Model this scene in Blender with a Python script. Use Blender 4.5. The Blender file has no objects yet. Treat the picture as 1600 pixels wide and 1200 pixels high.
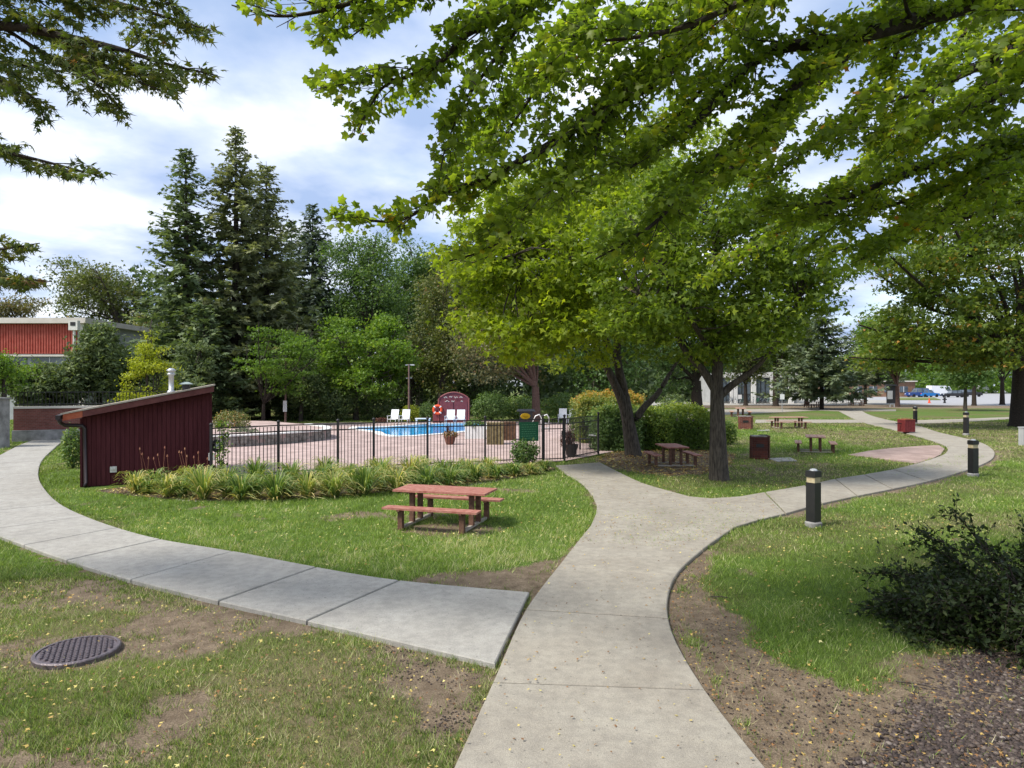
import bpy, bmesh, math, random
import numpy as np
from mathutils import Vector, Matrix, noise as mnoise
C = bpy.context.scene
COL = C.collection
random.seed(7)
RNG = np.random.default_rng(11)
F = 1050.0; HZ = 602.0; EYE = 2.6

# ------------------------------------------------------------------ camera, light, exposure
cam = bpy.data.cameras.new('camera'); camo = bpy.data.objects.new('camera', cam); COL.objects.link(camo)
camo.location = (0, 0, EYE); camo.rotation_euler = (math.radians(90), 0, 0)
cam.sensor_width = 36; cam.lens = F / 1600 * 36; cam.shift_y = 2 / 1600
cam.clip_start = 0.05; cam.clip_end = 3000
C.camera = camo
C.view_settings.view_transform = 'Standard'; C.view_settings.look = 'None'
C.view_settings.gamma = 1; C.view_settings.use_curve_mapping = False
C.view_settings.exposure = 1.42
SUN_EL, SUN_AZ = 52.0, -116.0      # azimuth from +Y, negative = to the left
sd = bpy.data.lights.new('sun', 'SUN'); sun = bpy.data.objects.new('sun', sd); COL.objects.link(sun)
sd.energy = 2.1; sd.angle = math.radians(14); sd.color = (1.0, 0.95, 0.86)
_a = math.radians(SUN_AZ); _e = math.radians(SUN_EL)
_v = Vector((math.sin(_a) * math.cos(_e), math.cos(_a) * math.cos(_e), math.sin(_e)))
sun.rotation_euler = _v.to_track_quat('Z', 'Y').to_euler()
W = bpy.data.worlds.new('World'); C.world = W; W.use_nodes = True
nt = W.node_tree; nt.nodes.clear()
def wn(t, **k):
    n = nt.nodes.new(t)
    for a, b in k.items(): setattr(n, a, b)
    return n
sky = wn('ShaderNodeTexSky', sky_type='NISHITA'); sky.sun_disc = False
sky.sun_elevation = _e; sky.sun_rotation = _a; sky.air_density = 1.0; sky.dust_density = 1.0
bg1 = wn('ShaderNodeBackground'); bg1.inputs[1].default_value = 0.085
bg2 = wn('ShaderNodeBackground'); bg2.inputs[1].default_value = 0.51
tc = wn('ShaderNodeTexCoord'); sep = wn('ShaderNodeSeparateXYZ')
add = wn('ShaderNodeMath', operation='ADD'); add.inputs[1].default_value = 0.16
mx = wn('ShaderNodeMath', operation='MAXIMUM'); mx.inputs[1].default_value = 0.05
dx = wn('ShaderNodeMath', operation='DIVIDE'); dy = wn('ShaderNodeMath', operation='DIVIDE')
cmb = wn('ShaderNodeCombineXYZ')
n1 = wn('ShaderNodeTexNoise'); n1.inputs['Scale'].default_value = 1.15; n1.inputs['Detail'].default_value = 9; n1.inputs['Roughness'].default_value = 0.52
n1.inputs['Distortion'].default_value = 0.25
n2 = wn('ShaderNodeTexNoise'); n2.inputs['Scale'].default_value = 1.9; n2.inputs['Detail'].default_value = 7; n2.inputs['Roughness'].default_value = 0.5
mp2 = wn('ShaderNodeMapping'); mp2.inputs['Location'].default_value = (4.3, 1.7, 0.5)
r1 = wn('ShaderNodeValToRGB'); r1.color_ramp.elements[0].position = 0.34; r1.color_ramp.elements[0].color = (.35, .35, .35, 1)
r1.color_ramp.elements[1].position = 0.50; r1.color_ramp.elements[1].color = (1, 1, 1, 1)
r2 = wn('ShaderNodeValToRGB'); r2.color_ramp.elements[0].position = 0.38; r2.color_ramp.elements[0].color = (.34, .45, .68, 1)
r2.color_ramp.elements[1].position = 0.68; r2.color_ramp.elements[1].color = (.98, .99, 1.02, 1)
e = r2.color_ramp.elements.new(0.53); e.color = (.60, .68, .84, 1)
mixs = wn('ShaderNodeMixShader'); out = wn('ShaderNodeOutputWorld')
L = nt.links.new
L(tc.outputs['Generated'], sep.inputs[0]); L(sep.outputs[2], mx.inputs[0]); L(mx.outputs[0], add.inputs[0])
L(sep.outputs[0], dx.inputs[0]); L(add.outputs[0], dx.inputs[1]); L(sep.outputs[1], dy.inputs[0]); L(add.outputs[0], dy.inputs[1])
L(dx.outputs[0], cmb.inputs[0]); L(dy.outputs[0], cmb.inputs[1])
L(cmb.outputs[0], n1.inputs['Vector']); L(cmb.outputs[0], mp2.inputs[0]); L(mp2.outputs[0], n2.inputs['Vector'])
L(n1.outputs[0], r1.inputs[0]); L(n2.outputs[0], r2.inputs[0])
L(sky.outputs[0], bg1.inputs[0]); L(r2.outputs[0], bg2.inputs[0])
L(r1.outputs[0], mixs.inputs[0]); L(bg1.outputs[0], mixs.inputs[1]); L(bg2.outputs[0], mixs.inputs[2]); L(mixs.outputs[0], out.inputs[0])

# ------------------------------------------------------------------ helpers
def G(px, py, z=0.0):
    d = (EYE - z) * F / (py - HZ); return ((px - 800) * d / F, d)
def P3(px, py, d): return np.array(((px - 800) * d / F, d, EYE - (py - HZ) * d / F))
def gpoly(pts, z=0.0): return np.array([G(a, b, z) for a, b in pts])
OFF = {}
def prop(o, label=None, cat=None, group=None, kind=None):
    if label: o['label'] = label
    if cat: o['category'] = cat
    if group: o['group'] = group
    if kind: o['kind'] = kind
    return o
def T(name, label, cat, loc=(0, 0, 0), rz=0.0, group=None):
    o = bpy.data.objects.new(name, None); COL.objects.link(o); o.empty_display_size = .2
    o.location = loc; o.rotation_euler = (0, 0, rz); OFF[o.name] = np.array(loc, float) if rz == 0 else None
    return prop(o, label, cat, group)
def link(name, me, m, parent=None, world=True):
    o = bpy.data.objects.new(name, me); COL.objects.link(o)
    if m is not None: me.materials.append(m)
    if parent is not None:
        o.parent = parent
        off = OFF.get(parent.name)
        OFF[o.name] = off
        if world and off is not None and parent.parent is None: o.location = tuple(-off)
    return o
def copy_tree(o, parent=None):
    c = o.copy(); COL.objects.link(c); c.parent = parent
    for ch in list(o.children): copy_tree(ch, c)
    return c
class MB:
    def __init__(s): s.v = []; s.f = []
    def add(s, vs, fs):
        b = len(s.v); s.v += [tuple(map(float, p)) for p in vs]; s.f += [tuple(b + i for i in f) for f in fs]; return s
    def box(s, c, size, rz=0.0, taper=1.0):
        hx, hy, hz = size[0] / 2, size[1] / 2, size[2] / 2; vs = []
        for k, (sx, sy, sz) in enumerate([(-1,-1,-1),(1,-1,-1),(1,1,-1),(-1,1,-1),(-1,-1,1),(1,-1,1),(1,1,1),(-1,1,1)]):
            t = taper if sz > 0 else 1.0
            x, y = sx * hx * t, sy * hy * t
            vs.append((c[0] + x * math.cos(rz) - y * math.sin(rz), c[1] + x * math.sin(rz) + y * math.cos(rz), c[2] + sz * hz))
        return s.add(vs, [(0,3,2,1),(4,5,6,7),(0,1,5,4),(1,2,6,5),(2,3,7,6),(3,0,4,7)])
    def beam(s, p0, p1, w, h):
        p0 = Vector(p0); p1 = Vector(p1); d = (p1 - p0).normalized()
        up = Vector((0, 0, 1)) if abs(d.z) < .95 else Vector((0, 1, 0))
        x = d.cross(up).normalized() * (w / 2); y = x.cross(d).normalized() * (h / 2)
        vs = [p + a * x + b * y for p in (p0, p1) for a, b in ((-1,-1),(1,-1),(1,1),(-1,1))]
        return s.add(vs, [(0,1,2,3),(7,6,5,4),(0,4,5,1),(1,5,6,2),(2,6,7,3),(3,7,4,0)])
    def tube(s, pts, rad, n=6, cap=True):
        pts = [Vector(p) for p in pts]
        if not hasattr(rad, '__len__'): rad = [rad] * len(pts)
        vs = []; fs = []; ref = Vector((0.13, 0.2, 1)).normalized()
        for i, p in enumerate(pts):
            d = (pts[min(i + 1, len(pts) - 1)] - pts[max(i - 1, 0)])
            if d.length < 1e-6: d = Vector((0, 0, 1))
            d.normalize(); r = ref if abs(d.dot(ref)) < .9 else Vector((1, .1, 0)).normalized()
            x = d.cross(r).normalized(); y = d.cross(x)
            for k in range(n):
                a = 2 * math.pi * k / n; vs.append(p + (x * math.cos(a) + y * math.sin(a)) * rad[i])
        for i in range(len(pts) - 1):
            for k in range(n):
                a = i * n + k; b = i * n + (k + 1) % n; fs.append((a, b, b + n, a + n))
        if cap: fs.append(tuple(range(n - 1, -1, -1))); fs.append(tuple(range((len(pts) - 1) * n, len(pts) * n)))
        return s.add(vs, fs)
    def lathe(s, c, prof, n=16):
        vs = []; fs = []
        for r, z in prof:
            for k in range(n):
                a = 2 * math.pi * k / n; vs.append((c[0] + r * math.cos(a), c[1] + r * math.sin(a), c[2] + z))
        for i in range(len(prof) - 1):
            for k in range(n):
                a = i * n + k; b = i * n + (k + 1) % n; fs.append((a, b, b + n, a + n))
        fs.append(tuple(range(n - 1, -1, -1))); fs.append(tuple(range((len(prof) - 1) * n, len(prof) * n)))
        return s.add(vs, fs)
    def prism(s, poly, z0, z1, bev=0.0):
        poly = [tuple(p) for p in poly]; n = len(poly)
        ar = sum(poly[i][0] * poly[(i + 1) % n][1] - poly[(i + 1) % n][0] * poly[i][1] for i in range(n))
        if ar < 0: poly = poly[::-1]
        rings = [(poly, z0)]
        if bev > 0: rings += [(poly, z1 - bev), (inset(poly, bev), z1)]
        else: rings += [(poly, z1)]
        vs = [(p[0], p[1], z) for r, z in rings for p in r]; fs = []
        for i in range(len(rings) - 1):
            for k in range(n):
                a = i * n + k; b = i * n + (k + 1) % n; fs.append((a, b, b + n, a + n))
        fs.append(tuple(range((len(rings) - 1) * n, len(rings) * n)))
        return s.add(vs, fs)
    def mesh(s, name, smooth=False):
        me = bpy.data.meshes.new(name); me.from_pydata(s.v, [], s.f); me.validate(); me.update()
        if smooth: me.polygons.foreach_set('use_smooth', [True] * len(me.polygons))
        return me
    def build(s, name, m, parent=None, smooth=False, world=True):
        return link(name, s.mesh(name, smooth), m, parent, world)
def inset(poly, r):
    n = len(poly); res = []
    for i in range(n):
        p0, p1, p2 = (np.array(poly[(i + k) % n], float)[:2] for k in (-1, 0, 1))
        a = p1 - p0; b = p2 - p1
        a = a / (np.linalg.norm(a) + 1e-9); b = b / (np.linalg.norm(b) + 1e-9)
        na = np.array((-a[1], a[0])); nb = np.array((-b[1], b[0])); m = na + nb; l = max(m @ m, .5)
        res.append(tuple(p1 + m * (2 * r / l)))
    return res
def catmull(pts, n=6):
    pts = [np.array(p, float) for p in pts]; res = []
    for i in range(len(pts) - 1):
        p0 = pts[max(i - 1, 0)]; p1 = pts[i]; p2 = pts[i + 1]; p3 = pts[min(i + 2, len(pts) - 1)]
        for k in range(n):
            t = k / n
            res.append(.5 * ((2 * p1) + (p2 - p0) * t + (2 * p0 - 5 * p1 + 4 * p2 - p3) * t * t + (3 * p1 - p0 - 3 * p2 + p3) * t ** 3))
    res.append(pts[-1]); return res
def inpoly(x, y, poly):
    poly = np.asarray(poly); r = np.zeros(np.shape(x), bool); n = len(poly); j = n - 1
    for i in range(n):
        xi, yi = poly[i][:2]; xj, yj = poly[j][:2]
        if yi != yj:
            r ^= ((yi > y) != (yj > y)) & (x < (xj - xi) * (y - yi) / (yj - yi) + xi)
        j = i
    return r
def pdist(x, y, poly, closed=True):
    poly = np.asarray(poly); d = np.full(np.shape(x), 1e9); n = len(poly)
    for i in range(n if closed else n - 1):
        a = poly[i][:2]; b = poly[(i + 1) % n][:2]; ab = b - a; l = ab @ ab + 1e-9
        t = np.clip(((x - a[0]) * ab[0] + (y - a[1]) * ab[1]) / l, 0, 1)
        d = np.minimum(d, np.hypot(x - a[0] - t * ab[0], y - a[1] - t * ab[1]))
    return d
def _h(i, j, s):
    h = (i.astype(np.int64) * 374761393 + j.astype(np.int64) * 668265263 + s * 982451653) & 0x7fffffff
    h = ((h ^ (h >> 13)) * 1274126177) & 0x7fffffff
    return ((h ^ (h >> 16)) & 0xffff) / 65535.0
def vn(x, y, s=1.0, seed=0, oct=3):
    x = np.asarray(x, float); y = np.asarray(y, float)
    r = 0; a = 1; t = 0
    for o in range(oct):
        u = x * s; v = y * s; i = np.floor(u); j = np.floor(v); fu = u - i; fv = v - j
        fu = fu * fu * (3 - 2 * fu); fv = fv * fv * (3 - 2 * fv); k = seed + o * 17
        r = r + a * ((_h(i, j, k) * (1 - fu) + _h(i + 1, j, k) * fu) * (1 - fv) + (_h(i, j + 1, k) * (1 - fu) + _h(i + 1, j + 1, k) * fu) * fv)
        t += a; a *= .5; s *= 2.03
    return r / t
def np_mesh(name, V, Tr, attrs=None):
    me = bpy.data.meshes.new(name); V = np.ascontiguousarray(V, np.float32); Tr = np.ascontiguousarray(Tr, np.int32)
    k = Tr.shape[1]
    me.vertices.add(len(V)); me.vertices.foreach_set('co', V.ravel())
    me.loops.add(Tr.size); me.loops.foreach_set('vertex_index', Tr.ravel())
    me.polygons.add(len(Tr)); me.polygons.foreach_set('loop_start', np.arange(len(Tr), dtype=np.int32) * k)
    me.update(calc_edges=True)
    for a, val in (attrs or {}).items():
        at = me.attributes.new(a, 'FLOAT', 'POINT'); at.data.foreach_set('value', np.ascontiguousarray(val, np.float32))
    return me
def fan(tips):      # outline in (x,y); centre vertex slightly lifted
    tips = np.array(tips, float); c = np.array([[tips[:, 0].mean(), tips[:, 1].mean(), .05]])
    o = np.c_[tips, -0.20 * np.abs(tips[:, 0]) - .12 * tips[:, 1] ** 2]; V = np.r_[c, o]; n = len(tips)
    return V, np.array([(0, 1 + i, 1 + (i + 1) % n) for i in range(n)])
def polar(lst, oy=.4): return [(r * math.cos(math.radians(a)), oy + r * math.sin(math.radians(a))) for a, r in lst]
MAPLE = fan(polar([(-90, .30), (-28, .43), (-2, .32), (33, .55), (62, .38), (90, .64), (118, .38), (147, .55), (182, .32), (208, .43)]))
PINOAK = fan(polar([(-90, .38), (-25, .40), (5, .10), (30, .55), (60, .11), (90, .72), (120, .11), (150, .55), (175, .10), (205, .40)]))
LOBE3 = (np.array([(0, 0, 0), (.5, .35, -.08), (.16, .45, 0), (0, 1, -.1), (-.16, .45, 0), (-.5, .35, -.08)], float), np.array([(0, 1, 2), (0, 2, 3), (0, 3, 4), (0, 4, 5)]))
OVAL = (np.array([(0, 0, 0), (.27, .45, .06), (0, 1, -.05), (-.27, .45, .06)], float), np.array([(0, 1, 2), (0, 2, 3)]))
NEEDLE = (np.array([(0, 0, 0), (.24, .30, 0), (.10, .34, 0), (.28, .70, -.02), (.08, .66, 0), (0, 1, -.05), (-.08, .66, 0), (-.28, .70, -.02), (-.10, .34, 0), (-.24, .30, 0)], float),
          np.array([(0, 1, 2), (0, 2, 9), (2, 4, 9), (2, 3, 4), (4, 6, 9), (4, 5, 6), (6, 7, 8), (6, 8, 9), (0, 9, 9)])[:8])
def frames(nrm, dr):
    Z = nrm / (np.linalg.norm(nrm, axis=1, keepdims=True) + 1e-9)
    Y = dr - (dr * Z).sum(1, keepdims=True) * Z; Y /= (np.linalg.norm(Y, axis=1, keepdims=True) + 1e-9)
    return np.cross(Y, Z), Y, Z
def leaf_mesh(name, pos, size, nrm, dr, tmpl, tint):
    V0, T0 = tmpl; X, Y, Z = frames(nrm, dr); n = len(pos); k = len(V0); size = np.broadcast_to(size, (n,))
    V = pos[:, None, :] + size[:, None, None] * (V0[None, :, 0, None] * X[:, None, :] + V0[None, :, 1, None] * Y[:, None, :] + V0[None, :, 2, None] * Z[:, None, :])
    Tr = (np.arange(n)[:, None, None] * k + T0[None]).reshape(-1, 3)
    return np_mesh(name, V.reshape(-1, 3), Tr, {'tint': np.repeat(np.clip(tint, 0, 1), k)})

# ------------------------------------------------------------------ materials
def mat(name, col, rough=.8, col2=None, scale=8, bump=0.0, bscale=40, spec=.3, metal=0.0, detail=6, lo=.35, hi=.65, st=None):
    m = bpy.data.materials.new(name); m.use_nodes = True; t = m.node_tree; p = t.nodes['Principled BSDF']
    p.inputs['Roughness'].default_value = rough; p.inputs['Metallic'].default_value = metal
    p.inputs['Specular IOR Level'].default_value = spec; p.inputs['Base Color'].default_value = (*col, 1)
    g = t.nodes.new('ShaderNodeNewGeometry')
    if col2:
        n = t.nodes.new('ShaderNodeTexNoise'); n.inputs['Scale'].default_value = scale; n.inputs['Detail'].default_value = detail; n.inputs['Roughness'].default_value = .65
        r = t.nodes.new('ShaderNodeValToRGB'); r.color_ramp.elements[0].position = lo; r.color_ramp.elements[1].position = hi
        r.color_ramp.elements[0].color = (*col, 1); r.color_ramp.elements[1].color = (*col2, 1)
        src = g.outputs['Position']
        if st:
            mp_ = t.nodes.new('ShaderNodeMapping'); mp_.inputs['Scale'].default_value = st; t.links.new(src, mp_.inputs[0]); src = mp_.outputs[0]
        t.links.new(src, n.inputs['Vector']); t.links.new(n.outputs[0], r.inputs[0]); t.links.new(r.outputs[0], p.inputs['Base Color'])
    if bump:
        n = t.nodes.new('ShaderNodeTexNoise'); n.inputs['Scale'].default_value = bscale; n.inputs['Detail'].default_value = 5
        b = t.nodes.new('ShaderNodeBump'); b.inputs['Strength'].default_value = bump; b.inputs['Distance'].default_value = .02
        t.links.new(g.outputs['Position'], n.inputs['Vector']); t.links.new(n.outputs[0], b.inputs['Height']); t.links.new(b.outputs[0], p.inputs['Normal'])
    return m
def leafmat(name, stops, trans=.4, rough=.5, spec=.35, tboost=1.5):
    m = bpy.data.materials.new(name); m.use_nodes = True; t = m.node_tree; p = t.nodes['Principled BSDF']; o = t.nodes['Material Output']
    a = t.nodes.new('ShaderNodeAttribute'); a.attribute_name = 'tint'; r = t.nodes.new('ShaderNodeValToRGB')
    els = r.color_ramp.elements
    for i, (pos, c) in enumerate(stops):
        el = els[i] if i < 2 else els.new(pos)
        el.position = pos; el.color = (*c, 1)
    p.inputs['Roughness'].default_value = rough; p.inputs['Specular IOR Level'].default_value = spec
    tr = t.nodes.new('ShaderNodeBsdfTranslucent'); mx = t.nodes.new('ShaderNodeMixShader'); mx.inputs[0].default_value = trans
    mu = t.nodes.new('ShaderNodeMix'); mu.data_type = 'RGBA'; mu.blend_type = 'MULTIPLY'; mu.inputs[0].default_value = 1
    mu.inputs['B'].default_value = (1.02 * tboost, 1.06 * tboost, .45 * tboost, 1)
    t.links.new(a.outputs['Fac'], r.inputs[0]); t.links.new(r.outputs[0], p.inputs['Base Color']); t.links.new(r.outputs[0], mu.inputs['A'])
    t.links.new(mu.outputs['Result'], tr.inputs['Color']); t.links.new(p.outputs[0], mx.inputs[1]); t.links.new(tr.outputs[0], mx.inputs[2]); t.links.new(mx.outputs[0], o.inputs[0])
    return m
M = {}
M['bark'] = mat('bark', (.028, .022, .018), .95, (.105, .088, .072), 24, 1.0, 40, lo=.36, hi=.64, st=(1, 1, .16))
M['bark_dark'] = mat('bark_dark', (.018, .014, .011), .95, (.05, .038, .03), 14, .9, 30)
M['bark_red'] = mat('bark_red', (.09, .05, .04), .95, (.16, .10, .08), 9, .7, 30)
M['l_maple'] = leafmat('l_maple', [(0, (.055, .09, .014)), (1, (.42, .17, .03)), (.42, (.115, .17, .020)), (.82, (.22, .28, .028)), (.955, (.34, .30, .025))], .6, tboost=1.7)
M['l_lit'] = leafmat('l_lit', [(0, (.085, .125, .014)), (1, (.46, .26, .02)), (.5, (.22, .29, .022)), (.9, (.37, .41, .035))], .5, tboost=1.6)
M['l_mid'] = leafmat('l_mid', [(0, (.045, .078, .014)), (1, (.40, .20, .04)), (.5, (.095, .15, .022)), (.93, (.20, .24, .035))], .42)
M['l_bmid'] = leafmat('l_bmid', [(0, (.06, .10, .014)), (1, (.44, .26, .04)), (.5, (.14, .205, .022)), (.9, (.27, .33, .035))], .45, tboost=1.55)
M['l_oak'] = leafmat('l_oak', [(0, (.045, .075, .018)), (1, (.32, .16, .07)), (.55, (.09, .13, .024)), (.93, (.18, .18, .04))], .35)
M['l_olive'] = leafmat('l_olive', [(0, (.060, .080, .024)), (1, (.36, .20, .08)), (.5, (.12, .15, .04)), (.9, (.20, .19, .07))], .32)
M['l_rust'] = leafmat('l_rust', [(0, (.07, .085, .035)), (1, (.45, .22, .11)), (.5, (.15, .145, .06)), (.85, (.28, .19, .10))], .3)
M['l_green'] = leafmat('l_green', [(0, (.045, .090, .026)), (1, (.30, .32, .07)), (.5, (.10, .17, .050)), (.9, (.18, .26, .07))], .35)
M['l_bright'] = leafmat('l_bright', [(0, (.07, .13, .018)), (1, (.40, .36, .04)), (.5, (.14, .24, .03)), (.9, (.26, .33, .04))], .4)
M['l_dark'] = leafmat('l_dark', [(0, (.042, .070, .030)), (1, (.25, .29, .10)), (.5, (.092, .135, .050)), (.9, (.18, .23, .08))], .3)
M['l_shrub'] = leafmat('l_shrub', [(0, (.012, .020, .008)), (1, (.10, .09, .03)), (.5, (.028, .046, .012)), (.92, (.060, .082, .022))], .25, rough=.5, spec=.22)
M['l_yellow'] = leafmat('l_yellow', [(0, (.16, .20, .02)), (1, (.62, .48, .05)), (.5, (.34, .38, .03)), (.85, (.50, .50, .04))], .4)
M['l_gold'] = leafmat('l_gold', [(0, (.05, .085, .02)), (1, (.55, .27, .05)), (.55, (.13, .18, .035)), (.92, (.36, .29, .06))], .35)
M['l_hedge'] = leafmat('l_hedge', [(0, (.05, .09, .016)), (1, (.36, .40, .05)), (.5, (.10, .17, .025)), (.85, (.24, .31, .04))], .3)
M['n_spruce'] = leafmat('n_spruce', [(0, (.055, .085, .042)), (1, (.28, .32, .15)), (.5, (.11, .155, .07)), (.9, (.20, .25, .11))], .25, rough=.7)
M['n_spruce2'] = leafmat('n_spruce2', [(0, (.080, .098, .052)), (1, (.36, .37, .20)), (.5, (.165, .19, .095)), (.9, (.28, .29, .15))], .25, rough=.7)
M['n_blue'] = leafmat('n_blue', [(0, (.045, .07, .055)), (1, (.20, .25, .18)), (.5, (.085, .12, .09)), (.9, (.15, .19, .14))], .25, rough=.7)
M['n_pine'] = leafmat('n_pine', [(0, (.06, .085, .046)), (1, (.30, .32, .17)), (.5, (.115, .155, .085)), (.9, (.21, .24, .13))], .15, rough=.7)
M['n_pine2'] = leafmat('n_pine2', [(0, (.06, .09, .035)), (1, (.38, .38, .14)), (.5, (.13, .175, .07)), (.88, (.24, .28, .11))], .25, rough=.7)
M['blade'] = leafmat('blade', [(0, (.070, .095, .026)), (1, (.58, .52, .32)), (.35, (.132, .208, .036)), (.75, (.255, .365, .058))], .32, rough=.55)
M['lily'] = leafmat('lily', [(0, (.05, .105, .03)), (1, (.62, .50, .22)), (.35, (.12, .20, .05)), (.7, (.30, .34, .10))], .35)
M['fallen'] = leafmat('fallen', [(0, (.10, .055, .03)), (1, (.75, .68, .36)), (.3, (.26, .13, .05)), (.55, (.48, .34, .10)), (.8, (.62, .55, .18))], .1, rough=.8)
def concmat(name, c1, c2):
    m = mat(name, c1, .92, c2, 1.1, .45, 130, lo=.32, hi=.68, detail=12); t = m.node_tree; p = t.nodes['Principled BSDF']; src = p.inputs['Base Color'].links[0].from_socket
    g = t.nodes.new('ShaderNodeNewGeometry')
    for sc, lo, hi, ca, cb, det in ((85, .30, .66, .82, 1.07, 3), (9, .35, .62, .88, 1.06, 8), (26, .24, .33, .45, 1.0, 2)):
        n = t.nodes.new('ShaderNodeTexNoise'); n.inputs['Scale'].default_value = sc; n.inputs['Detail'].default_value = det; r = t.nodes.new('ShaderNodeValToRGB')
        r.color_ramp.elements[0].position = lo; r.color_ramp.elements[0].color = (ca, ca, ca, 1); r.color_ramp.elements[1].position = hi; r.color_ramp.elements[1].color = (cb, cb, cb * .99, 1)
        x = t.nodes.new('ShaderNodeMix'); x.data_type = 'RGBA'; x.blend_type = 'MULTIPLY'; x.inputs[0].default_value = 1
        t.links.new(g.outputs['Position'], n.inputs['Vector']); t.links.new(n.outputs[0], r.inputs[0]); t.links.new(src, x.inputs['A']); t.links.new(r.outputs[0], x.inputs['B']); src = x.outputs['Result']
    t.links.new(src, p.inputs['Base Color']); return m
M['concrete'] = concmat('concrete', (.275, .245, .205), (.36, .33, .28))
M['concrete_grey'] = concmat('concrete_grey', (.305, .288, .262), (.375, .358, .33))
M['conc_old'] = mat('conc_old', (.16, .155, .15), .95, (.36, .35, .34), 2.2, .5, 30)
M['asphalt'] = mat('asphalt', (.27, .27, .28), .9, (.34, .34, .35), 1.5, .2, 60)
M['redwood'] = mat('redwood', (.27, .085, .062), .7, (.40, .19, .145), 9, .25, 60, spec=.4)
M['redwood_old'] = mat('redwood_old', (.36, .19, .135), .75, (.46, .29, .22), 7, .25, 60)
M['leg_brown'] = mat('leg_brown', (.085, .042, .028), .75, (.17, .09, .06), 12, .3, 40)
M['skid'] = mat('skid', (.30, .26, .21), .8, (.42, .38, .32), 12)
M['siding'] = mat('siding', (.060, .013, .016), .85, (.095, .024, .028), 9, .3, 60, spec=.2, st=(1, 1, .10))
M['fascia'] = mat('fascia', (.10, .030, .028), .7, (.15, .05, .045), 6)
M['fascia_or'] = mat('fascia_or', (.34, .075, .035), .7, (.42, .12, .06), 6)
M['roofing'] = mat('roofing', (.30, .255, .21), .95, (.42, .37, .31), 20, .3, 60)
M['dark_metal'] = mat('dark_metal', (.012, .011, .012), .5, spec=.5)
M['gutter'] = mat('gutter', (.022, .012, .012), .4, spec=.5)
M['galv'] = mat('galv', (.38, .39, .40), .45, (.52, .53, .54), 9, metal=.5)
M['white'] = mat('white', (.72, .72, .72), .5, (.8, .8, .8), 5)
M['offwhite'] = mat('offwhite', (.60, .58, .52), .7, (.72, .70, .64), 6)
M['black'] = mat('black', (.010, .010, .011), .55, spec=.5)
M['bol_body'] = mat('bol_body', (.010, .010, .011), .42, (.017, .016, .016), 9, spec=.5)
M['lens'] = mat('lens', (.36, .28, .17), .4, (.50, .43, .27), 20, spec=.5)
M['soil'] = mat('soil', (.05, .035, .025), .95, (.14, .105, .08), 12, .8, 50)
M['mulch'] = mat('mulch', (.045, .028, .020), .95, (.16, .115, .085), 22, 1.0, 60)
M['stone'] = mat('stone', (.13, .12, .11), .9, (.32, .30, .27), 5, .6, 25)
M['pebble'] = leafmat('pebble', [(0, (.026, .019, .016)), (1, (.34, .30, .27)), (.5, (.066, .047, .040)), (.88, (.15, .12, .10))], 0, rough=.7)
M['gravel_w'] = leafmat('gravel_w', [(0, (.22, .20, .17)), (1, (.62, .60, .55)), (.5, (.38, .35, .31))], 0, rough=.8)
M['iron'] = mat('iron', (.08, .066, .07), .42, (.17, .135, .145), 25, .4, 60, spec=.5, metal=.3)
M['water'] = mat('water', (.008, .30, .72), .12, (.02, .42, .82), 1.6, .25, 6, spec=.22)
M['basin'] = mat('basin', (.25, .55, .75), .5)
M['coping'] = mat('coping', (.66, .66, .64), .6, (.75, .75, .73), 5)
M['burgundy'] = mat('burgundy', (.15, .035, .045), .7, (.20, .055, .065), 6)
M['burg_trim'] = mat('burg_trim', (.28, .09, .09), .7)
M['buoy'] = mat('buoy', (.75, .09, .03), .5)
M['terracotta'] = mat('terracotta', (.16, .07, .05), .8, (.22, .10, .07), 12)
M['green_sign'] = mat('green_sign', (.004, .085, .035), .5, (.006, .11, .045), 8, spec=.4)
M['sign_ink'] = mat('sign_ink', (.10, .30, .16), .5)
M['yellow'] = mat('yellow', (.80, .46, .015), .5)
M['slat_brown'] = mat('slat_brown', (.07, .035, .02), .8, (.16, .09, .05), 6, .4, 30)
M['slat_olive'] = mat('slat_olive', (.13, .10, .045), .8, (.26, .21, .11), 6, .4, 30)
M['bldg_grey'] = mat('bldg_grey', (.30, .31, .31), .9, (.42, .43, .43), .8)
M['cornice'] = mat('cornice', (.55, .50, .44), .8, (.65, .60, .54), 1)
M['ribred'] = mat('ribred', (.36, .065, .045), .85, (.46, .115, .085), 2, .3, 20)
M['bldg_white'] = mat('bldg_white', (.66, .65, .64), .8, (.76, .75, .74), .6)
M['glass_dark'] = mat('glass_dark', (.05, .065, .08), .12, (.12, .15, .18), 1.2, spec=.6)
M['tyre'] = mat('tyre', (.012, .012, .012), .8)
M['bikeA'] = mat('bikeA', (.12, .16, .22), .4, spec=.6, metal=.2)
M['bikeB'] = mat('bikeB', (.30, .34, .36), .4, spec=.6, metal=.3)
M['bikeC'] = mat('bikeC', (.05, .16, .10), .4, spec=.6)
M['blue_car'] = mat('blue_car', (.012, .05, .20), .25, spec=.6)
M['blue_car2'] = mat('blue_car2', (.03, .20, .52), .25, spec=.6)
M['black_car'] = mat('black_car', (.015, .015, .018), .25, spec=.6)
M['white_car'] = mat('white_car', (.75, .76, .78), .25, spec=.6)
M['brown_wall'] = mat('brown_wall', (.20, .11, .07), .9, (.28, .17, .11), 1)
M['lamp_wood'] = mat('lamp_wood', (.12, .07, .055), .8, (.19, .12, .10), 8)
M['binred'] = mat('binred', (.11, .014, .016), .6, (.17, .028, .028), 9)
M['plum'] = leafmat('plum', [(0, (.03, .014, .014)), (1, (.20, .08, .05)), (.5, (.08, .03, .025))], .2)
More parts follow.
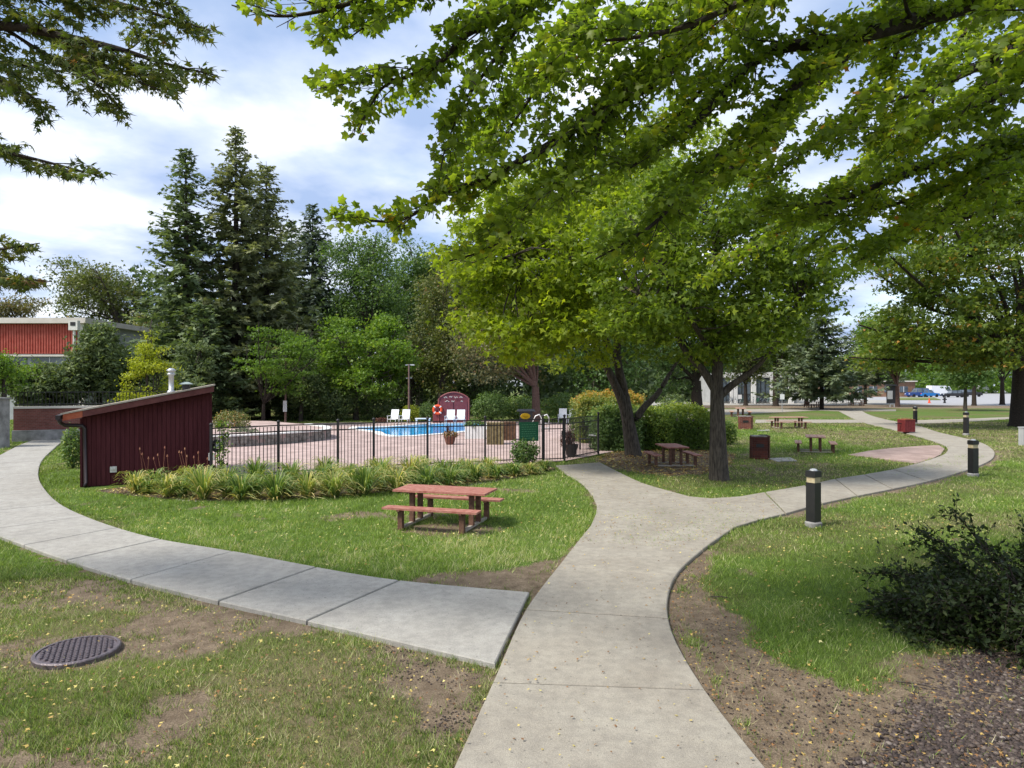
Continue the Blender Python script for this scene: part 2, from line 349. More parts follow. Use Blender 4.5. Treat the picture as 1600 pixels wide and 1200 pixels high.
M['pinkpot'] = leafmat('pinkpot', [(0, (.07, .09, .03)), (1, (.55, .22, .16)), (.5, (.22, .14, .06)), (.8, (.45, .28, .12))], .2)
def brickmat(name, c1, c2, mortar, sx, sy, msize=.02, rough=.9, plane='xz', bump=.5):
    m = bpy.data.materials.new(name); m.use_nodes = True; t = m.node_tree; p = t.nodes['Principled BSDF']; p.inputs['Roughness'].default_value = rough
    p.inputs['Specular IOR Level'].default_value = .2
    g = t.nodes.new('ShaderNodeTexCoord'); s = t.nodes.new('ShaderNodeSeparateXYZ'); c = t.nodes.new('ShaderNodeCombineXYZ'); b = t.nodes.new('ShaderNodeTexBrick')
    t.links.new(g.outputs['Object'], s.inputs[0])
    if plane == 'xz':
        ad = t.nodes.new('ShaderNodeMath'); ad.operation = 'ADD'; t.links.new(s.outputs[0], ad.inputs[0]); t.links.new(s.outputs[1], ad.inputs[1])
        t.links.new(ad.outputs[0], c.inputs[0]); t.links.new(s.outputs[2], c.inputs[1])
    else: t.links.new(s.outputs[0], c.inputs[0]); t.links.new(s.outputs[1], c.inputs[1])
    t.links.new(c.outputs[0], b.inputs['Vector']); b.inputs['Scale'].default_value = 1
    b.inputs['Brick Width'].default_value = sx; b.inputs['Row Height'].default_value = sy; b.inputs['Mortar Size'].default_value = msize * .5
    b.inputs['Color1'].default_value = (*c1, 1); b.inputs['Color2'].default_value = (*c2, 1); b.inputs['Mortar'].default_value = (*mortar, 1)
    n = t.nodes.new('ShaderNodeTexNoise'); n.inputs['Scale'].default_value = 1.3; n.inputs['Detail'].default_value = 8; t.links.new(g.outputs['Object'], n.inputs['Vector'])
    mu = t.nodes.new('ShaderNodeMix'); mu.data_type = 'RGBA'; mu.blend_type = 'MULTIPLY'; mu.inputs[0].default_value = .55
    r = t.nodes.new('ShaderNodeValToRGB'); r.color_ramp.elements[0].position = .3; r.color_ramp.elements[0].color = (.45, .45, .45, 1); r.color_ramp.elements[1].position = .7; r.color_ramp.elements[1].color = (1.2, 1.2, 1.2, 1)
    t.links.new(n.outputs[0], r.inputs[0]); t.links.new(b.outputs[0], mu.inputs['A']); t.links.new(r.outputs[0], mu.inputs['B']); t.links.new(mu.outputs['Result'], p.inputs['Base Color'])
    bp = t.nodes.new('ShaderNodeBump'); bp.inputs['Strength'].default_value = bump; bp.inputs['Distance'].default_value = .01; bp.invert = True
    t.links.new(b.outputs['Fac'], bp.inputs['Height']); t.links.new(bp.outputs[0], p.inputs['Normal'])
    return m
M['brick'] = brickmat('brick', (.20, .055, .035), (.13, .04, .03), (.22, .17, .14), .22, .075, .012)
M['brick_dk'] = brickmat('brick_dk', (.12, .035, .024), (.07, .022, .018), (.10, .06, .05), .22, .075, .012)
M['brick_wall'] = brickmat('brick_wall', (.24, .085, .07), (.17, .06, .05), (.20, .15, .13), .22, .075, .012)
M['paver_pink'] = brickmat('paver_pink', (.42, .31, .285), (.50, .385, .355), (.32, .24, .215), .24, .12, .01, plane='xy', bump=.2)
M['paver_tan'] = brickmat('paver_tan', (.33, .235, .20), (.40, .30, .26), (.24, .175, .15), .22, .11, .01, plane='xy', bump=.2)

# ------------------------------------------------------------------ layout outlines (world, from the plan of the place)
def pairs(lst): return [G(*a) for a, b in lst], [G(*b) for a, b in lst]
MAIN = [((650, 1330), (1300, 1330)), ((768, 1072), (1104, 1084)), ((820, 957), (1046, 971)), ((872, 887), (1057, 904)), ((903, 847), (1099, 862))]
EAST = [((1195, 771), (1228, 805)), ((1258, 760), (1285, 789)), ((1305, 750), (1340, 777)), ((1350, 743), (1395, 766)), ((1395, 735), (1450, 754)), ((1431, 726), (1503, 739)),
        ((1460, 717), (1542, 724)), ((1476, 710), (1554, 714)), ((1480, 702), (1552, 704)), ((1470, 695), (1534, 693)), ((1447, 687), (1500, 684)), ((1412, 677), (1466, 676)),
        ((1385, 670), (1438, 667)), ((1360, 664), (1408, 661)), ((1338, 657), (1376, 654)), ((1322, 649), (1357, 648)), ((1309, 642), (1346, 642))]
GATE = [((925, 776), (1060, 773)), ((908, 757), (1003, 756)), ((884, 742), (965, 738)), ((868, 729), (938, 724))]
LEFT = [((829, 930), (775, 1045)), ((625, 911), (478, 976)), ((495, 890), (340, 945)), ((365, 865), (203, 911)), ((252, 846), (103, 880)), ((185, 828), (36, 856)), ((135, 810), (-24, 832)),
        ((95, 790), (-57, 806)), ((72, 768), (-62, 779)), ((61, 745), (-49, 751)), ((66, 722), (-25, 727)), ((83, 704), (10, 707)), ((97, 692), (37, 694)), ((106, 685), (62, 686))]
def strip(lst, n=5):
    a, b = pairs(lst); A = catmull(a, n); B = catmull(b, n)
    return [(A[i * n:(i + 1) * n + 1], B[i * n:(i + 1) * n + 1]) for i in range(len(lst) - 1)]
def outline(st):
    A = [p for s in st for p in s[0]]; B = [p for s in st for p in s[1]]; return np.array(A + B[::-1])
ST = {k: strip(v) for k, v in (('main', MAIN), ('east', EAST), ('gate', GATE), ('left', LEFT))}
JUN1 = gpoly([(903, 847), (922, 824), (930, 806), (1150, 826), (1122, 845), (1099, 862)])
JUN2 = gpoly([(930, 806), (932, 792), (925, 776), (1060, 773), (1078, 778), (1110, 781), (1155, 778), (1195, 771), (1228, 805), (1186, 815), (1150, 826)])
PATHS = [outline(ST[k]) for k in ST] + [JUN1, JUN2]
CROSS1 = gpoly([(1180, 656), (1345, 656), (1350, 661), (1180, 661)]); CROSS2 = gpoly([(1425, 657), (1500, 655), (1590, 651.5), (1800, 645), (1800, 648), (1590, 654.5), (1500, 660), (1425, 663)])
CROSS3 = gpoly([(940, 642), (1134, 640), (1279, 638), (1330, 638.5), (1400, 640), (1400, 642.5), (1320, 642.8), (1279, 641.5), (1134, 648), (940, 653)])
APRON = gpoly([(1325, 711.5), (1360, 705), (1400, 700.5), (1440, 697.5), (1467, 696.5), (1476, 702), (1470, 711), (1456, 718), (1431, 725.5), (1390, 719.5)])
PATHS += [CROSS1, CROSS2, CROSS3, APRON]
FENCE_PX = [(330, 756), (435, 745), (528, 740), (584, 735), (668, 731), (758, 727), (848, 723), (882, 721.5), (935, 711)]
FENCE = [G(*p) for p in FENCE_PX]
DECK = np.array(list(gpoly([(318, 757)])) + FENCE + [G(990, 700), G(1000, 682), G(985, 668), G(900, 662), G(760, 658), G(600, 660), G(470, 662), G(330, 664), G(250, 680), G(262, 720)])
POOL = gpoly([(596, 676), (603, 680), (620, 682.5), (640, 682), (700, 677.5), (726, 674.5), (757, 671.5), (757, 661.5), (700, 662.5), (660, 664), (606, 668), (560, 668.5), (556, 671)])
BED = np.array(list(gpoly([(150, 768), (230, 778), (330, 783), (440, 782), (530, 777), (600, 769), (680, 763), (740, 756), (800, 748), (868, 733)])) + [G(846, 726)] + FENCE[5:0:-1] + [G(332, 753), G(240, 756)])
D_RIGHT = gpoly([(1040, 960), (1056, 905), (1085, 872), (1112, 885), (1112, 915), (1140, 950), (1190, 985), (1240, 1025), (1330, 1065), (1390, 1060), (1440, 1010), (1530, 1000), (1700, 1000), (2000, 1400), (1290, 1400), (1180, 1200), (1095, 1085)])
D_LOW = gpoly([(560, 1010), (640, 1000), (700, 1020), (780, 1045), (765, 1100), (735, 1160), (700, 1230), (650, 1300), (640, 1200), (650, 1120), (600, 1060)])
D_MID = gpoly([(640, 905), (700, 893), (770, 888), (872, 872), (868, 895), (845, 930), (760, 924), (700, 918)])
D_HEDGE = gpoly([(930, 716), (985, 700), (1118, 700), (1150, 712), (1140, 730), (1100, 742), (1040, 745), (985, 738), (945, 730)])
MANH = np.array(P3(121, 1013, 2.55 * F / (1013 - HZ)))
LAWN_C = gpoly([(60, 760), (130, 800), (250, 840), (500, 885), (640, 905), (760, 890), (880, 870), (930, 800), (900, 745), (800, 750), (600, 770), (330, 785)])

def ground_masks(x, y):
    """bare (0 grass .. 1 soil), lush (0 dry .. 1 green, some light and shade put in), litter"""
    big = vn(x, y, .55, 3, 4); mid = vn(x, y, 1.9, 5, 4); fine = vn(x, y, 7.0, 9, 3)
    lush = .50 + .9 * (big - .5)
    bare = np.zeros_like(x)
    vf = vn(x, y, 5.0, 61, 3); grit = (vf - .5) * 1.1 + (fine - .5) * .7
    def patch(poly, soft, amt):
        nonlocal bare
        ins = inpoly(x, y, poly); d = pdist(x, y, poly); s = np.where(ins, d, -d)
        bare = np.maximum(bare, np.clip((s + (mid - .5) * soft * 2.6) / (soft * 1.7) + .35 + grit * .45, 0, 1) * amt)
    near = y < 30
    patch(D_RIGHT, .28, 1.0); patch(D_LOW, .30, .95); patch(D_MID, .18, .9); patch(D_HEDGE, .35, .9)
    dm = np.hypot(x - MANH[0], y - MANH[1]); bare = np.maximum(bare, np.clip(1.35 - dm / .50 + (mid - .5) * 1.3, 0, .9))
    # thin worn ground over the front left lawn
    fl = (y < 9.0) & (x < 1.2)
    bare = np.maximum(bare, np.where(fl, np.clip((vn(x, y, 1.5, 21, 5) - .50) * 3.2 + grit * .55 + .16, 0, .85), 0))
    bare = np.maximum(bare, np.where(y < 40, np.clip((vn(x, y, .9, 33, 4) - .66) * 5 + grit * .3, 0, .7), 0))
    ex = pdist(x, y, np.array([p for s in ST['main'] for p in s[1]] ), False)
    ex = np.minimum(ex, pdist(x, y, np.array([p for s in ST['east'][:8] for p in s[1]]), False))
    ex2 = np.minimum(pdist(x, y, np.array([p for s in ST['left'] for p in s[1]]), False), pdist(x, y, np.array([p for s in ST['main'] for p in s[0]]), False))
    bare = np.maximum(bare, np.clip(1.0 - ex / .30 + (mid - .5) * 1.6, 0, .9)); bare = np.maximum(bare, np.clip(.8 - ex2 / .16 + (mid - .5) * 1.5, 0, .8))
    lc = inpoly(x, y, LAWN_C); lush = np.where(lc, lush + .36, lush)  # centre lawn greener, the light on it put into the tint
    lush = np.where(fl, lush - .30, lush)
    lush = np.where((x > 2) & (y > 17) & (y < 34) & (x < 12), lush - .14, lush)
    lush = np.where((x > 15) & (y > 24) & (y < 48), lush - .42, lush)  # right lawn browned, standing in for shade under the large maple
    for (cx, cy) in (G(1340, 700), G(1300, 668)):
        lush = lush + .35 * np.exp(-((x - cx) ** 2 + (y - cy) ** 2) / 14)
    bare = np.maximum(bare, np.clip(1.1 - np.hypot((x + 1.15) / 1.2, (y - 12.15) / .7) + grit * .6, 0, .8))  # bare soil under the picnic table, also painting in its shadow
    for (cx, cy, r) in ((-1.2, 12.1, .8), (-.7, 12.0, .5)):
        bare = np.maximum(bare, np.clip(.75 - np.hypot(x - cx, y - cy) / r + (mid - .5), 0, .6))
    far = np.where((y > 76) & (y < 90), 1.0, 0.0); bare = np.maximum(bare, far * .75)
    return bare, np.clip(lush, 0, 1)

# ------------------------------------------------------------------ ground sheet
def build_ground():
    xs = np.sinh(np.linspace(-4.6, 4.6, 380)) * 14.0 * .5; xs = xs * (700 / abs(xs).max())
    t = np.linspace(0, 1, 360); ys = 2.0 + (np.exp(t * 6.0) - 1) / (math.e ** 6 - 1) * 1200
    ys = np.concatenate([[-60, -25, -10, -3, 0, 1.2], ys])
    u = np.linspace(-1, 1, 380); xs = np.sign(u) * (np.abs(u) * 14 + (np.exp(np.abs(u) * 7) - 1) * .65)
    X, Y = np.meshgrid(xs, ys); x = X.ravel(); y = Y.ravel()
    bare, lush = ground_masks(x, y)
    z = (vn(x, y, .8, 41, 3) - .5) * .03 - bare * .012
    for P in PATHS + [DECK]:
        near = inpoly(x, y, P) | (pdist(x, y, P) < .25); z = np.where(near, np.minimum(z, -.012), z)
    pin = inpoly(x, y, POOL); z = np.where(pin | (pdist(x, y, POOL) < .5), -2.0, z)
    z = np.where(y > 95, -.03, z)
    nx = len(xs); ny = len(ys); i = np.arange(ny - 1)[:, None] * nx + np.arange(nx - 1)[None]
    Q = np.stack([i, i + 1, i + nx + 1, i + nx], -1).reshape(-1, 4)
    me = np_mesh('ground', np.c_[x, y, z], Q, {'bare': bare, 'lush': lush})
    me.polygons.foreach_set('use_smooth', [True] * len(me.polygons))
    m = bpy.data.materials.new('lawn'); m.use_nodes = True; t = m.node_tree; p = t.nodes['Principled BSDF']; p.inputs['Roughness'].default_value = .95; p.inputs['Specular IOR Level'].default_value = .1
    def N(ty, **k):
        n = t.nodes.new(ty)
        for a, b in k.items():
            if hasattr(n, a): setattr(n, a, b)
            else: n.inputs[a].default_value = b
        return n
    g = N('ShaderNodeNewGeometry'); ab = N('ShaderNodeAttribute', attribute_name='bare'); al = N('ShaderNodeAttribute', attribute_name='lush')
    def noise(s, d=6):
        n = N('ShaderNodeTexNoise', Scale=s, Detail=d, Roughness=.7); t.links.new(g.outputs['Position'], n.inputs['Vector']); return n
    def ramp(src, a, b, ca, cb):
        r = N('ShaderNodeValToRGB'); r.color_ramp.elements[0].position = a; r.color_ramp.elements[1].position = b
        r.color_ramp.elements[0].color = (*ca, 1); r.color_ramp.elements[1].color = (*cb, 1); t.links.new(src, r.inputs[0]); return r
    nf = noise(22); nm = noise(5); nv = noise(70, 3)
    ad = N('ShaderNodeMath', operation='MULTIPLY_ADD'); ad.inputs[1].default_value = .8; t.links.new(nf.outputs[0], ad.inputs[0]); t.links.new(al.outputs['Fac'], ad.inputs[2])
    gr = ramp(ad.outputs[0], .55, 1.35, (.18, .15, .085), (.098, .155, .033))
    e = gr.color_ramp.elements.new(.8); e.color = (.135, .14, .052, 1)
    dk = N('ShaderNodeMix', data_type='RGBA', blend_type='MULTIPLY'); dk.inputs[0].default_value = .8
    t.links.new(gr.outputs[0], dk.inputs['A']); rr = ramp(nv.outputs[0], .3, .75, (.45, .45, .45), (1.5, 1.5, 1.4)); t.links.new(rr.outputs[0], dk.inputs['B'])
    so = ramp(nm.outputs[0], .3, .7, (.135, .10, .070), (.30, .235, .17)); sd2 = N('ShaderNodeMix', data_type='RGBA', blend_type='MULTIPLY'); sd2.inputs[0].default_value = .9
    t.links.new(so.outputs[0], sd2.inputs['A']); r3 = ramp(nv.outputs[0], .3, .72, (.40, .38, .36), (1.35, 1.35, 1.3)); t.links.new(r3.outputs[0], sd2.inputs['B'])
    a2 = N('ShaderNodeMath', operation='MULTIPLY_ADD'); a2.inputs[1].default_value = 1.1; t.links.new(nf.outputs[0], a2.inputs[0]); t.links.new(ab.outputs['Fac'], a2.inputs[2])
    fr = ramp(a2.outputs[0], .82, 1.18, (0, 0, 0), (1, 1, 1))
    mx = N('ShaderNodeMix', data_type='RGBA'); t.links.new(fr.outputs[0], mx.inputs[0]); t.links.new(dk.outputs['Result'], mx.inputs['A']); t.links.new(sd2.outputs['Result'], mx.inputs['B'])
    t.links.new(mx.outputs['Result'], p.inputs['Base Color'])
    b = N('ShaderNodeBump'); b.inputs['Strength'].default_value = .8; b.inputs['Distance'].default_value = .03; t.links.new(nv.outputs[0], b.inputs['Height']); t.links.new(b.outputs[0], p.inputs['Normal'])
    o = link('ground', me, m); prop(o, 'worn green lawn ground with bare soil patches', kind='structure')
build_ground()

# ------------------------------------------------------------------ paved paths, slab by slab
def path_obj(name, label, loc=(0, 0, 0)):
    o = bpy.data.objects.new(name, None); COL.objects.link(o); prop(o, label, kind='structure'); OFF[o.name] = np.zeros(3); return o
def slab(poly, par, m, z=.04):
    poly = [tuple(p) for p in poly]; q = []
    for p in poly:
        if not q or math.hypot(p[0] - q[-1][0], p[1] - q[-1][1]) > 1e-4: q.append(p)
    n = len(q); ar = sum(q[i][0] * q[(i + 1) % n][1] - q[(i + 1) % n][0] * q[i][1] for i in range(n))
    if ar < 0: q = q[::-1]
    q = inset(q, .014)
    MB().prism(q, -.10, z + random.uniform(-.003, .003), .011).build('slab', m, par)
mp = path_obj('main_path', 'pale concrete footpath running from the front towards the pool gate')
for A, B in ST['main']: slab(list(A) + list(B)[::-1], mp, M['concrete'])
slab(JUN1, mp, M['concrete']); slab(JUN2, mp, M['concrete'])
for A, B in ST['gate']: slab(list(A) + list(B)[::-1], mp, M['concrete'])
ep = path_obj('curved_path', 'curving concrete footpath past the bollards')
for A, B in ST['east']: slab(list(A) + list(B)[::-1], ep, M['concrete'])
lp = path_obj('side_path', 'grey concrete footpath curving left past the maroon shed')
for A, B in ST['left']: slab(list(A) + list(B)[::-1], lp, M['concrete_grey'], .045)
for nm, P, m, z in (('cross_path', CROSS1, 'concrete', .02), ('cross_path', CROSS2, 'concrete', .02), ('cross_path', CROSS3, 'concrete', .024), ('paver_apron', APRON, 'paver_tan', .03)):
    prop(MB().prism([tuple(p) for p in P], -.08, z).build(nm, M[m]), kind='structure')
prop(MB().prism([tuple(p) for p in gpoly([(900, 634), (1480, 632), (1480, 622), (900, 622)])], -.06, .012).build('far_pavement', M['concrete_grey']), kind='structure')
prop(MB().prism([G(1398, 631), G(1480, 633.5), G(1800, 634.5), G(2200, 634.5), (420, 170), (330, 330), (70, 330), (60, 146), G(1398, 626)], -.06, .016).build('car_park', M['asphalt']), kind='structure')
prop(MB().prism([G(1398, 625.5), G(1470, 625.5), G(1460, 622), G(1398, 622)], -.05, .13).build('grass_verge', mat('verge', (.10, .13, .035), .95, (.16, .18, .05), 3)), kind='structure')

# pool deck with the pool let into it
def build_deck():
    bm = bmesh.new(); z = .03
    def ring(P): vs = [bm.verts.new((p[0], p[1], z)) for p in P]; return [bm.edges.new((vs[i], vs[(i + 1) % len(vs)])) for i in range(len(vs))]
    cop = [tuple(p) for p in POOL]
    n = len(cop); ar = sum(cop[i][0] * cop[(i + 1) % n][1] - cop[(i + 1) % n][0] * cop[i][1] for i in range(n))
    if ar < 0: cop = cop[::-1]
    outer = inset(cop, -.45)
    e = ring(DECK) + ring(outer); bmesh.ops.triangle_fill(bm, edges=e, use_beauty=True)
    me = bpy.data.meshes.new('pool_deck'); bm.to_mesh(me); bm.free()
    prop(link('pool_deck', me, M['paver_pink']), kind='structure')
    pool = T('swimming_pool', 'bright blue outdoor swimming pool with white coping behind the black fence', 'swimming pool', (*G(670, 672), 0))
    mb = MB(); n = len(cop)
    inn = cop
    vs = [(p[0], p[1], .035) for p in outer] + [(p[0], p[1], .06) for p in outer] + [(p[0], p[1], .06) for p in inn] + [(p[0], p[1], -.3) for p in inn]
    fs = []
    for r in range(3):
        for k in range(n): a = r * n + k; b = r * n + (k + 1) % n; fs.append((a, b, b + n, a + n))
    mb.add(vs, fs).build('coping', M['coping'], pool)
    MB().add([(p[0], p[1], -.3) for p in inn] + [(p[0], p[1], -1.6) for p in inn], [(k, (k + 1) % n, (k + 1) % n + n, k + n) for k in range(n)] + [tuple(range(n, 2 * n))]).build('basin', M['basin'], pool)
    MB().add([(p[0], p[1], -.03) for p in inn], [tuple(range(n))]).build('water', M['water'], pool)
build_deck()
# raised stone terrace on the left of the pool
TERR = gpoly([(300, 700), (358, 699.5), (400, 697), (440, 694.5), (480, 691), (505, 688), (513, 684.5), (505, 681), (480, 677), (420, 670), (300, 668)])
tz = .46
prop(MB().prism([tuple(p) for p in inset([tuple(p) for p in TERR][::-1], .12)], -.05, tz).build('raised_terrace', M['paver_pink']), kind='structure')
rw = T('retaining_wall', 'low curved grey fieldstone retaining wall beside the pool, behind the fence', 'stone wall', (TERR[3][0], TERR[3][1], 0))
pts = catmull([TERR[i] for i in range(0, 9)], 6); seg = []
for i in range(len(pts) - 1): seg.append((pts[i], pts[i + 1]))
cum = [0]
for a, b in seg: cum.append(cum[-1] + float(np.linalg.norm(b - a)))
def along(s):
    for i in range(len(seg)):
        if s <= cum[i + 1] or i == len(seg) - 1:
            t = (s - cum[i]) / (cum[i + 1] - cum[i]); a, b = seg[i]; p = a + (b - a) * t; d = (b - a) / np.linalg.norm(b - a); return p, d
for row in range(3):
    s = random.uniform(0, .2)
    while s < cum[-1] - .4:
        l = random.uniform(.28, .5); p, d = along(s + l / 2)
        me = MB().box((0, 0, 0), (l - .025, .24 + random.uniform(-.04, .04), .14 + random.uniform(-.01, .01)), 0).mesh('stone')
        o = link('stone', me, M['stone'], rw); o.location = (p[0] - rw.location.x, p[1] - rw.location.y, .07 + row * .152); o.rotation_euler = (0, 0, math.atan2(d[1], d[0]) + random.uniform(-.04, .04)); s += l
mbc = MB(); cp = [p for p in pts]
for i in range(0, len(cp) - 3, 3):
    a, b = cp[i], cp[i + 3]; mbc.beam((*a, tz + .035), (*(a + (b - a) * .985), tz + .035), .34, .06)
mbc.build('coping_stones', M['coping'], rw)
# planting bed soil under the daylilies
bedo = MB().prism([tuple(p) for p in BED], -.05, .018).build('planting_bed', M['mulch']); prop(bedo, kind='structure')

# ------------------------------------------------------------------ maroon shed
def build_shed():
    A = np.array(G(128, 761)); B = np.array(G(329, 750)); u = (B - A) / np.linalg.norm(B - A); v = np.array((-u[1], u[0])); Lw = float(np.linalg.norm(B - A))
    if v[1] < 0: v = -v
    root = T('garden_shed', 'maroon wooden shed with sloping roof beside the curving side path', 'shed', (*A, 0), math.atan2(u[1], u[0]))
    zl, zr, D = 1.80, 2.42, 3.0
    mb = MB()
    prof = [(0, 0), (Lw, 0), (Lw, zr), (0, zl)]
    vs = [(x, 0, z) for x, z in prof] + [(x, D, z) for x, z in prof]
    mb.add(vs, [(0,1,2,3),(7,6,5,4),(0,4,5,1),(1,5,6,2),(3,2,6,7),(0,3,7,4)]); wall = mb.build('wall', M['siding'], root, world=False)
    n = int(Lw / .105)
    for i in range(n):        # vertical siding boards
        x0 = i * Lw / n; x1 = (i + 1) * Lw / n - .012; h0 = zl + (zr - zl) * x0 / Lw - .04; h1 = zl + (zr - zl) * x1 / Lw - .04
        me = MB().add([(x0, -.022, .02), (x1, -.022, .02), (x1, -.022, h1), (x0, -.022, h0), (x0, .0, .02), (x1, .0, .02), (x1, .0, h1), (x0, .0, h0)],
                 [(0,1,2,3),(0,4,5,1),(1,5,6,2),(2,6,7,3),(3,7,4,0)]).mesh('board'); link('board', me, M['siding'], wall, world=False)
    MB().box((Lw + .012, -.02, zr / 2 - .02), (.05, .06, zr - .05)).build('corner_trim', M['siding'], root, world=False); MB().box((-.012, -.02, zl / 2 - .02), (.05, .06, zl - .05)).build('corner_trim', M['siding'], root, world=False)
    x0, x1 = -.36, Lw + .06; sl = (zr - zl) / Lw; za = zl + sl * x0 + .02; zb = zl + sl * x1 + .02
    def slabx(xa, xb, ya, yb, ta, tb):
        f = lambda x: zl + sl * x + .02
        return [(xa, ya, f(xa) + ta), (xb, ya, f(xb) + ta), (xb, yb, f(xb) + ta), (xa, yb, f(xa) + ta), (xa, ya, f(xa) + tb), (xb, ya, f(xb) + tb), (xb, yb, f(xb) + tb), (xa, yb, f(xa) + tb)]
    BF = [(0,3,2,1),(4,5,6,7),(0,1,5,4),(1,2,6,5),(2,3,7,6),(3,0,4,7)]
    roof = MB().add(slabx(x0 - .05, x1 + .05, -.36, D + .3, .13, .17), BF).build('roof', M['roofing'], root, world=False)
    MB().add(slabx(x0 + .02, x1, -.30, D + .25, 0, .129), BF).build('roof_deck', M['fascia'], root, world=False)
    MB().add(slabx(x0 + .42, x1 + .02, -.335, -.302, -.03, .128), BF).build('fascia', M['fascia'], root, world=False)
    prop(MB().add(slabx(x0, x0 + .415, -.335, -.302, -.03, .128), BF).build('fascia', M['fascia_or'], root, world=False), 'orange patch of fascia at the low end of the roof')
    g = MB(); zz = zl + sl * (x0 - .06) + .09
    g.beam((x0 - .09, -.42, zz), (x0 - .09, D + .3, zz), .11, .11); g.build('gutter', M['gutter'], root, world=False)
    d = MB(); d.tube([(x0 - .09, -.30, zz - .05), (x0 - .07, -.22, zz - .14), (x0 + .02, -.14, zz - .21), (-.10, -.09, zz - .22), (.02, -.08, zz - .23), (.07, -.075, zz - .30), (.09, -.075, .12), (.09, -.17, .03)], .048, 8)
    d.build('downspout', M['gutter'], root, True, world=False)
    def rz(x): return zl + sl * x + .19
    xs = .40 * Lw + .9; xs = (263 - 128) / 201 * Lw
    f = MB(); f.lathe((xs, .75, rz(xs) - .05), [(.10, 0), (.10, .09), (.066, .10), (.066, .52), (.10, .53), (.10, .57), (.075, .58), (.075, .63), (.12, .64), (.12, .665), (.05, .72)], 14)
    f.build('flue_pipe', M['galv'], roof, True, world=False)
    xv = (288 - 128) / 201 * Lw
    f = MB(); f.lathe((xv, .75, rz(xv) - .06), [(.105, 0), (.105, .2)], 14).build('roof_vent', M['dark_metal'], roof, world=False)
    MB().lathe((xv, .75, rz(xv) + .14), [(.17, 0), (.17, .02), (.06, .07)], 14).build('vent_cap', mat('capgreen', (.30, .36, .34), .6), roof, world=False)
    o = MB(); o.box((.70, -.05, .42), (.15, .06, .15)); o.box((.70, -.09, .44), (.10, .03, .05)); o.build('outlet_cover', M['offwhite'], root, world=False)
build_shed()

# ------------------------------------------------------------------ pool fence and gate
FZ = 1.49
def fence_panel(p0, p1, fence, mpost=True):
    p0 = np.array(p0); p1 = np.array(p1); l = float(np.linalg.norm(p1 - p0)); u = (p1 - p0) / l; ang = math.atan2(u[1], u[0])
    off = np.array(fence.location)
    for z in (FZ - .03, FZ - .20, .14):
        MB().beam((*(p0 + u * .032), z), (*(p1 - u * .032), z), .028, .032).build('rail', M['dark_metal'], fence)
    n = max(2, int(round(l / .108)))
    for k in range(1, n):
        p = p0 + u * (l * k / n)
        o = link('picket', PK, None, fence); o.location = (p[0] - off[0], p[1] - off[1], 0); o.rotation_euler = (0, 0, ang)
PK = MB().box((0, 0, .75), (.017, .017, 1.36)).mesh('picket'); PK.materials.append(M['dark_metal'])
PO = MB().box((0, 0, .76), (.062, .062, 1.56)).lathe((0, 0, 1.54), [(.045, 0), (.052, .02), (.045, .045), (.02, .07)], 8).mesh('post'); PO.materials.append(M['dark_metal'])
fence = T('pool_fence', 'black metal picket fence along the daylily bed in front of the pool', 'fence', (*FENCE[0], 0))
for i, (a, b) in enumerate(zip(FENCE[:-1], FENCE[1:])):
    if i == 6: continue
    fence_panel(a, b, fence)
for p in FENCE:
    o = link('post', PO, None, fence); o.location = (p[0] - FENCE[0][0], p[1] - FENCE[0][1], 0)
g0, g1 = np.array(FENCE[6]), np.array(FENCE[7]); gate = T('pool_gate', 'black metal picket gate at the end of the short concrete path', 'gate', (*g0, 0))
u = (g1 - g0) / np.linalg.norm(g1 - g0); l = float(np.linalg.norm(g1 - g0)); a = g0 + u * .05; b = g1 - u * .05
for z in (FZ - .03, FZ - .20, FZ - .36, .12): MB().beam((*(a + u * .02), z), (*(b - u * .02), z), .026, .03).build('rail', M['dark_metal'], gate)
for q in (a, b): MB().box((*q, .79), (.04, .04, 1.4), math.atan2(u[1], u[0])).build('stile', M['dark_metal'], gate)
for k in range(1, 7):
    p = a + (b - a) * k / 7; o = link('picket', PK, None, gate); o.location = (p[0] - g0[0], p[1] - g0[1], 0)
for k in range(3):
    c = a + (b - a) * (.2 + .3 * k); mb = MB(); mb.tube([(c[0] + .055 * math.cos(t) * u[0], c[1] + .055 * math.cos(t) * u[1], FZ - .115 + .055 * math.sin(t)) for t in np.linspace(0, 2 * math.pi, 13)], .008, 5).build('ring', M['dark_metal'], gate)
MB().box((*(b - u * .02 - np.array((0, .04))), .98), (.09, .05, .16)).build('latch', M['dark_metal'], gate)
# green notice hanging on the fence
def on_fence(px, top, bot, i, dy):
    p0, p1 = np.array(FENCE[i]), np.array(FENCE[i + 1]); t = (px - FENCE_PX[i][0]) / (FENCE_PX[i + 1][0] - FENCE_PX[i][0]); p = p0 + (p1 - p0) * t; return p
c = on_fence(826, 0, 0, 5, 0); d = c[1]; u6 = np.array(FENCE[6]) - np.array(FENCE[5]); u6 /= np.linalg.norm(u6)
gs = T('rules_sign', 'square dark green notice board hung on the black fence left of the gate', 'sign', (c[0], c[1] - .05, .73), math.atan2(u6[1], u6[0]))
MB().box((0, 0, .33), (.68, .02, .64)).build('panel', M['green_sign'], gs, world=False)
mb = MB()
for k in range(7):
    x = -.27; zz = .56 - k * .075
    while x < .24:
        w = random.uniform(.03, .09); mb.box((x + w / 2, -.012, zz), (w, .003, .018)); x += w + .025
mb.build('faint_lines', M['sign_ink'], gs, world=False)
ys = T('oval_sign', 'small yellow oval plate standing above the green notice board', 'sign', (c[0] - .12, c[1] + .02, 1.47), math.atan2(u6[1], u6[0]))
mb = MB(); n = 20
